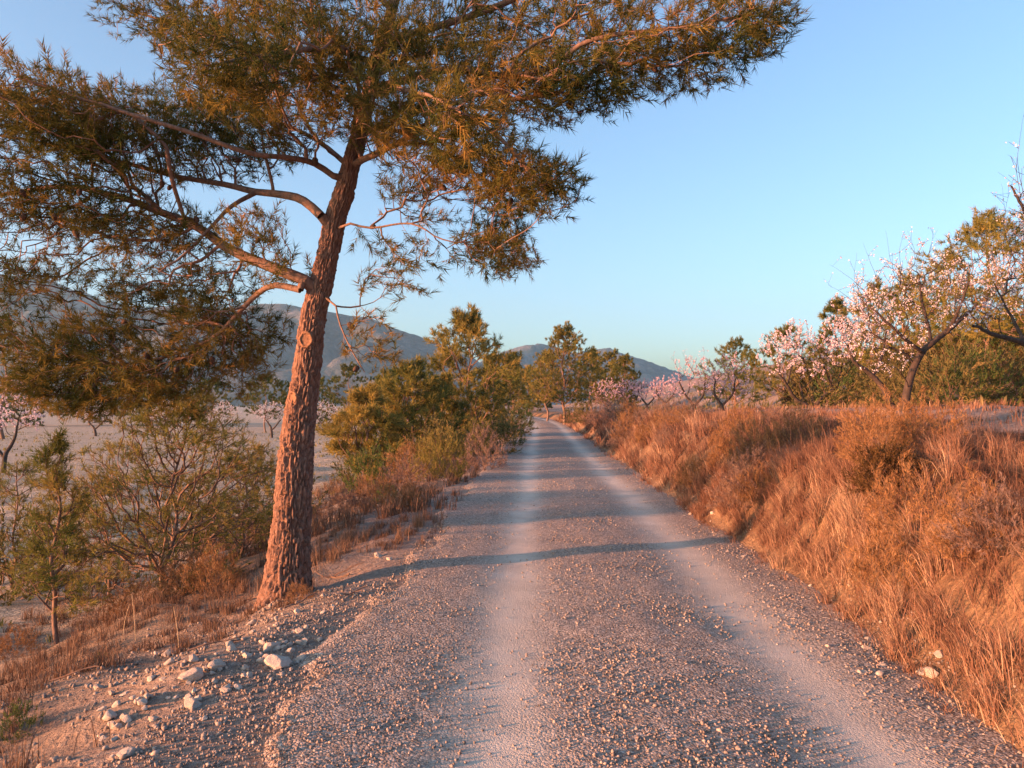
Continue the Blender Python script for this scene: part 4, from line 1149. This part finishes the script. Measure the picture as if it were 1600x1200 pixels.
# ------------------------------------------------------------------ stones
def ico(sub=1):
    t = (1 + 5 ** .5) / 2
    v = np.array([(-1, t, 0), (1, t, 0), (-1, -t, 0), (1, -t, 0), (0, -1, t), (0, 1, t), (0, -1, -t), (0, 1, -t), (t, 0, -1), (t, 0, 1), (-t, 0, -1), (-t, 0, 1)], float)
    f = np.array([(0, 11, 5), (0, 5, 1), (0, 1, 7), (0, 7, 10), (0, 10, 11), (1, 5, 9), (5, 11, 4), (11, 10, 2), (10, 7, 6), (7, 1, 8), (3, 9, 4), (3, 4, 2), (3, 2, 6), (3, 6, 8), (3, 8, 9), (4, 9, 5), (2, 4, 11), (6, 2, 10), (8, 6, 7), (9, 8, 1)])
    v = norm(v)
    for _ in range(sub):
        cache, nv, nf = {}, list(v), []
        def mid(a, b):
            k = (min(a, b), max(a, b))
            if k not in cache:
                cache[k] = len(nv); m = (nv[a] + nv[b]) / 2; nv.append(m / np.linalg.norm(m))
            return cache[k]
        for a, b, c in f:
            x, y, z = mid(a, b), mid(b, c), mid(c, a)
            nf += [(a, x, z), (b, y, x), (c, z, y), (x, y, z)]
        v, f = np.array(nv), np.array(nf)
    return v, f

def rock_mesh(seed, sub=3):
    v, f = ico(sub)
    rng = R(seed)
    # a few flat fracture faces
    for _ in range(16):
        n = norm(rng.normal(0, 1, (1, 3)))[0]; c = rng.uniform(.5, .82)
        d = v @ n
        v = v - np.maximum(d - c, 0)[:, None] * n * .97
    v = v * (1 + .10 * fbm(v[:, 0] * 1.7 + seed, v[:, 1] * 1.7, v[:, 2] * 1.7, 4, seed))[:, None]
    me = make_mesh('rock', v, [f], True); me.materials.append(M['stone']); return me
ROCKS = [rock_mesh(700 + i) for i in range(7)]

def rock(px, py, wpx, label, i, group=None, flat=.7, deep=.36):
    # where the view ray meets the ground
    dd = np.arange(2.5, 30, .02)
    q = (px - 800.0) / FPX * dd
    j = int(np.argmax(CAM_H - (py - HOR) / FPX * dd <= hgt(q, dd) + .02))
    d = dd[j]; p = W(px, py, d)
    r = wpx * 1.0 / FPX * d / 2
    rng = R(900 + i)
    o = link('rock', ROCKS[i % 7], None, None, (p[0], p[1], h1(p[0], p[1]) + r * flat * (1 - deep * 2)))
    o.scale = (r, r * rng.uniform(.75, 1.1), r * flat)
    o.rotation_euler = (rng.uniform(-.2, .2), rng.uniform(-.2, .2), rng.uniform(0, 6.28))
    return tag(o, label, 'rock', group)
RS = 'small stones on the left shoulder'
for i, (px, py, w, lab) in enumerate([
        (422, 1010, 33, 'smooth oblong orange-lit rock below the big trunk'), (434, 1036, 48, 'largest grey-white boulder on the left shoulder'), (394, 972, 18, 'pale stone above the oblong rock'),
        (467, 986, 19, 'rounded stone right of the oblong rock'), (500, 997, 16, 'orange-lit stone at the gravel edge right of the rounded stone'), (388, 1052, 15, 'rounded stone left of the grey-white boulder'), (360, 1012, 18, 'stone left of the oblong rock'),
        (353, 1074, 22, 'tan wedge stone below the boulder, left of its twin'), (372, 1072, 17, 'pale stone right beside the tan wedge stone'), (300, 1056, 40, 'flat half-buried slab in the left rubble'), (338, 1040, 30, 'flat grey slab left of the boulder'),
        (198, 1174, 30, 'white stone lying in the gravel near the bottom left'), (176, 1180, 16, 'smaller stone left of the white gravel stone'), (170, 1120, 28, 'pale flat stone at the left rubble edge'), (302, 1100, 36, 'wide chalky slab in the lower rubble'), (62, 1194, 16, 'white stone on the bottom edge by the green herb'),
        (590, 868, 16, 'stone in the dry clump right of the big trunk'), (608, 872, 12, 'small stone right of the stone in the dry clump'), (505, 955, 11, 'small white stone on the dark litter right of the trunk'), (520, 945, 10, 'white pebble-sized stone under the trunk shadow')]):
    rock(px, py, w, lab, i, 'rocks on the left shoulder')
rg = R(77)
for i in range(84):
    px, py = rg.uniform(150, 520), 0
    py = np.interp(px, [150, 300, 420, 520], [1120, 1060, 1020, 985]) + rg.normal(0, 26)
    rock(px, py, rg.uniform(8, 21), 'small pale stone in the rubble of the left shoulder', 40 + i, RS)
RT = 'stones at the foot of the right bank'
for i, (px, py, w, lab) in enumerate([
        (1338, 1090, 20, 'lone orange-lit stone on the gravel right of the wheel track'), (1440, 1048, 20, 'broad stone at the bank foot'), (1490, 1104, 18, 'squarish stone at the bank foot near the right edge'), (1485, 1127, 16, 'stone just below the squarish bank-foot stone'), (1362, 1030, 18, 'stone above the lone gravel stone'),
        (1320, 1033, 15, 'smaller stone above the lone gravel stone'), (1352, 1002, 22, 'pale double stone at the bank foot'), (1560, 1165, 18, 'stone near the bottom right corner'), (1508, 1155, 16, 'stone on the gravel near the bottom right corner'), (1467, 1022, 20, 'stone under the grass fringe of the bank')]):
    rock(px, py, w, lab, 140 + i, 'larger stones at the foot of the right bank')
for i in range(46):
    t = rg.uniform(0, 1) ** .8
    y = 4.0 + 9 * t ** 1.5
    x = float(croad(y)) + 1.46 + rg.normal(0, .13)
    r = rg.uniform(.016, .05)
    o = link('rock', ROCKS[i % 7], None, None, (x, y, h1(x, y) + r * .3)); o.scale = (r, r, r * .75); o.rotation_euler = (rg.uniform(-.4, .4), rg.uniform(-.4, .4), rg.uniform(0, 6))
    tag(o, 'small stone scattered along the foot of the right bank', 'rock', RT)

# fallen twigs round the foot of the big pine
for i, (px, py, L_, an, lab) in enumerate([(335, 1005, .34, .3, 'fallen twig pointing at the oblong rock'), (520, 905, .38, 2.7, 'forked fallen twig right of the big trunk foot'), (545, 890, .30, .2, 'thin fallen twig on the trunk shadow'), (470, 940, .34, 1.0, 'fallen twig leaning at the trunk foot'),
        (395, 935, .42, 2.9, 'long fallen twig left of the trunk foot'), (350, 950, .36, .5, 'fallen twig below the rusty orange bush'), (120, 1050, .34, .1, 'pale fallen twig on the lower left slope'), (500, 870, .30, 1.9, 'broken twig behind the trunk foot'), (555, 925, .25, .9, 'short fallen twig at the gravel edge')]):
    dd = np.arange(2.5, 30, .02)
    j = int(np.argmax(CAM_H - (py - HOR) / FPX * dd <= hgt((px - 800.0) / FPX * dd, dd) + .02))
    x, y = (px - 800.0) / FPX * dd[j], dd[j]
    sk = Skel(200); g = R(640 + i)
    c, s_ = math.cos(an), math.sin(an)
    q = []
    for u in np.linspace(-.5, .5, 6):
        X, Y = x + c * L_ * u + g.normal(0, .01), y + s_ * L_ * u + g.normal(0, .01)
        q.append([X - x, Y - y, h1(X, Y) + .015 + .05 * max(0, u) + g.uniform(0, .012), .008 - .004 * (u + .5)])
    sk.limb(np.array(q), step=.04, wob=.002, seed=i)
    for j in (3, 5, 6):
        if j < sk.n - 1:
            dv = norm(np.array([[c, s_, .5]]) + g.normal(0, .6, (1, 3)))[0]; dv[2] = abs(dv[2]) * .6; jj = j
            for _ in range(3): jj = sk.add(sk.P[jj] + dv * .035, jj)
    sk.finish(.0022)
    tag(link('fallen_twig', tube_mesh('fallen_twig', sk, [(np.arange(sk.n), 5)], np.zeros(3)), M['twig'], None, (x, y, 0)), lab, 'twig', 'fallen twigs round the big pine')

# gravel: loose chips on the road
def gravel():
    rng = R(55)
    def batch(n, y0, y1, s0, s1, r0, r1, tmpl, trackless=True, pw=1.0):
        y = y0 + (y1 - y0) * rng.uniform(0, 1, n) ** pw; s = rng.uniform(s0, s1, n)
        tr = np.exp(-((np.abs(s + .05 * vnoise(y * .5, y * 0, s=44)) - .87) / .33) ** 2)
        x = s + croad(y)
        pat = fbm(x * 1.1, y * .7, s=57, octv=3)
        k = rng.uniform(0, 1, n) < (1 - .93 * tr) * np.clip(.85 + .6 * pat, .2, 1)
        x, y, s = x[k], y[k], s[k]
        m = len(x)
        r = r0 + (r1 - r0) * rng.uniform(0, 1, m) ** 2.6
        z = np.where(s > -2.0, np.maximum(hgt(croad(y) + np.minimum(s, 1.25), y, False) + .034, hgt(x, y, True)), hgt(x, y, True) + .002) + r * .12
        tint = np.clip(rng.beta(2.2, 3.2, m), 0, 1)
        d = norm(rng.normal(0, 1, (m, 3)))
        return scatter(tmpl, np.stack([x, y, z], -1), d, r, tint, rng, np.zeros(3))
    v1, f1 = ico(0)
    t1 = []
    for i in range(6):
        g = R(800 + i); t1.append((v1 * g.uniform(.6, 1.25, (12, 1)) * g.uniform(.55, 1.15, (1, 3)), f1))
    v0 = np.array([(1, 0, 0), (-1, 0, 0), (0, 1, 0), (0, -1, 0), (0, 0, 1), (0, 0, -1)], float)
    f0 = np.array([(0, 2, 4), (2, 1, 4), (1, 3, 4), (3, 0, 4), (2, 0, 5), (1, 2, 5), (3, 1, 5), (0, 3, 5)])
    t0 = []
    for i in range(6):
        g = R(820 + i); t0.append((v0 * g.uniform(.6, 1.2, (6, 1)) + g.normal(0, .12, (6, 3)), f0))
    B = [batch(28000, 2.6, 6.5, -2.6, 1.85, .004, .012, t0), batch(2500, 2.6, 6.0, -2.6, 1.85, .008, .016, t1), batch(12000, 6.5, 13, -2.1, 1.9, .005, .014, t0), batch(4000, 13, 26, -2.0, 1.9, .008, .02, t0),
         batch(3500, 2.8, 7.0, -4.2, -1.9, .006, .022, t1)]
    Vs, Fs, T, o = [], [], [], 0
    for V, F, t in B:
        Vs.append(V); Fs.append(F + o); T.append(t); o += len(V)
    ob = link('gravel', make_mesh('gravel', np.vstack(Vs), [np.vstack(Fs)], False, {'tint': np.concatenate(T)}), M['pebble'])
    tag(ob, 'loose grey and tan gravel chips on the dirt road', 'gravel', kind='stuff')
gravel()

# ------------------------------------------------------------------ haze
def haze():
    x0, x1, y0, y1, z0, z1 = -4300, 4200, -120, 3700, -60, 460
    V = np.array([(x, y, z) for z in (z0, z1) for y in (y0, y1) for x in (x0, x1)], float)
    F = np.array([(0, 2, 3, 1), (4, 5, 7, 6), (0, 1, 5, 4), (2, 6, 7, 3), (0, 4, 6, 2), (1, 3, 7, 5)])
    m = bpy.data.materials.new('haze_air'); m.use_nodes = True
    n = m.node_tree.nodes; n.remove(n['Principled BSDF'])
    v = n.new('ShaderNodeVolumePrincipled'); v.inputs['Color'].default_value = (.45, .78, 1, 1); v.inputs['Density'].default_value = .00014; v.inputs['Anisotropy'].default_value = .2
    m.node_tree.links.new(v.outputs[0], n['Material Output'].inputs['Volume'])
    tag(link('haze', make_mesh('haze', V, [F]), m), 'thin blue evening haze in front of the mountains', 'haze', kind='stuff')
if HAZE:
    haze()
